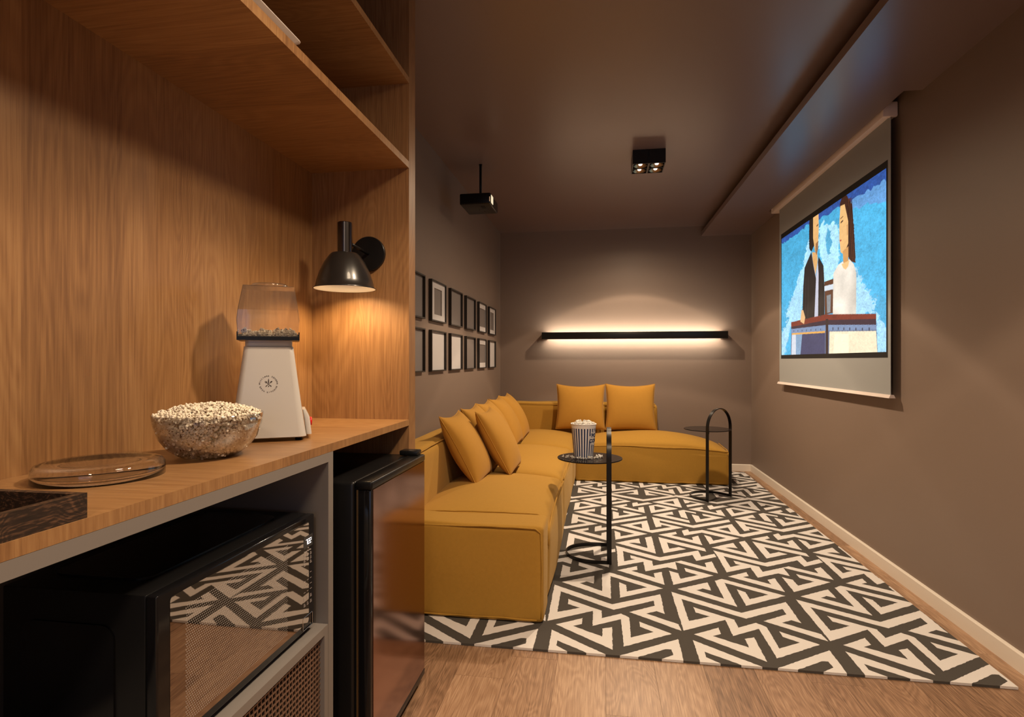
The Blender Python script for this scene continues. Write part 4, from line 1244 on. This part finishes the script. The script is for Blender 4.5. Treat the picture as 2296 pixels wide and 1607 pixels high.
paint([(.535, .76), (.56, .763), (.56, 1.05), (.535, 1.05)], (46, 26, 30), .2)
# small marks: hair strands, folds, rivets, features
for k in range(26):
    x0 = .752 + .03 * rs.rand(); paint([(x0 - .02, .02 + .1 * rs.rand()), (x0 - .018, .03), (x0 + .012, .42), (x0 + .008, .43)], (92, 46, 24) if k % 2 else (34, 16, 14), .3)
m_ = inside([(.69, .41), (.653, .42), (.608, .465), (.602, .77), (.797, .77), (.799, .515), (.779, .454), (.742, .41), (.715, .45)])
IMG[m_] *= (.62 + .5 * smooth_noise(16, 31)[m_] + .25 * np.cos((uu[m_] - .69) * 14))[:, None]
paint([(.68, .425), (.745, .42), (.735, .455), (.715, .47), (.695, .455)], (235, 190, 130), .1)
for x0 in (.32, .35, .49): paint([(x0, .42), (x0 + .006, .42), (x0 - .002, .74), (x0 - .008, .74)], (46, 38, 40), .2)
paint([(.672, .150), (.692, .143), (.694, .152), (.674, .160)], (60, 34, 26), .1); paint([(.670, .125), (.694, .118), (.694, .124), (.671, .131)], (90, 50, 30), .1)
paint([(.663, .262), (.680, .266), (.678, .275), (.664, .272)], (178, 84, 70), .1)
paint([(.722, .19), (.734, .19), (.733, .255), (.726, .26)], (205, 150, 96), .1)
paint([(.442, .075), (.460, .068), (.461, .076), (.443, .084)], (60, 36, 26), .1)
paint([(.434, .20), (.462, .19), (.458, .25), (.444, .288), (.43, .26)], (150, 104, 66), .3)
paint([(.27, .655), (.292, .66), (.316, .72), (.301, .768), (.257, .743)], (222, 176, 124), .15)
for k in range(7): paint([(.17 + k * .052, .803 + k * .003), (.176 + k * .052, .803 + k * .003), (.176 + k * .052, .816 + k * .003), (.17 + k * .052, .816 + k * .003)], (40, 44, 66), .1)
for k in range(7): paint([(.60 + k * .048, .824 + k * .0055), (.607 + k * .048, .824 + k * .0055), (.607 + k * .048, .842 + k * .0055), (.60 + k * .048, .842 + k * .0055)], (40, 44, 66), .1)
IMG = IMG.reshape(NV // 2, 2, NU // 2, 2, 3).mean(axis=(1, 3)); NU //= 2; NV //= 2
gx, gy = np.meshgrid(np.linspace(0, 1, NU + 1), np.linspace(0, 1, NV + 1))
verts = np.stack([np.full(gx.size, XS - .0012 - 1.56), (IY1 - gx.ravel() * (IY1 - IY0)) - 4.39, (IZ1 - gy.ravel() * (IZ1 - IZ0)) - .99], 1)
idx = np.arange((NU + 1) * (NV + 1)).reshape(NV + 1, NU + 1)
faces = np.stack([idx[:-1, :-1].ravel(), idx[1:, :-1].ravel(), idx[1:, 1:].ravel(), idx[:-1, 1:].ravel()], 1)
me = bpy.data.meshes.new('picture'); me.from_pydata(verts.tolist(), [], faces.tolist())
ca = me.color_attributes.new('print', 'FLOAT_COLOR', 'CORNER')
cols_ = np.repeat(np.concatenate([IMG.reshape(-1, 3), np.ones((NU * NV, 1))], 1), 4, axis=0)
ca.data.foreach_set('color', cols_.ravel().astype(np.float32))
m_ = bpy.data.materials.new('projected_picture'); m_.use_nodes = True
nt = m_.node_tree
at = nt.nodes.new('ShaderNodeAttribute'); at.attribute_name = 'print'
b_s = nt.nodes['Principled BSDF']
b_s.inputs['Base Color'].default_value = (.015, .015, .015, 1); b_s.inputs['Roughness'].default_value = .8
nt.links.new(at.outputs['Color'], b_s.inputs['Emission Color']); b_s.inputs['Emission Strength'].default_value = PICTURE_LIGHT
me.materials.append(m_)
o = bpy.data.objects.new('picture', me); C.objects.link(o); o.parent = sc
o['label'] = 'bright blue projected picture'
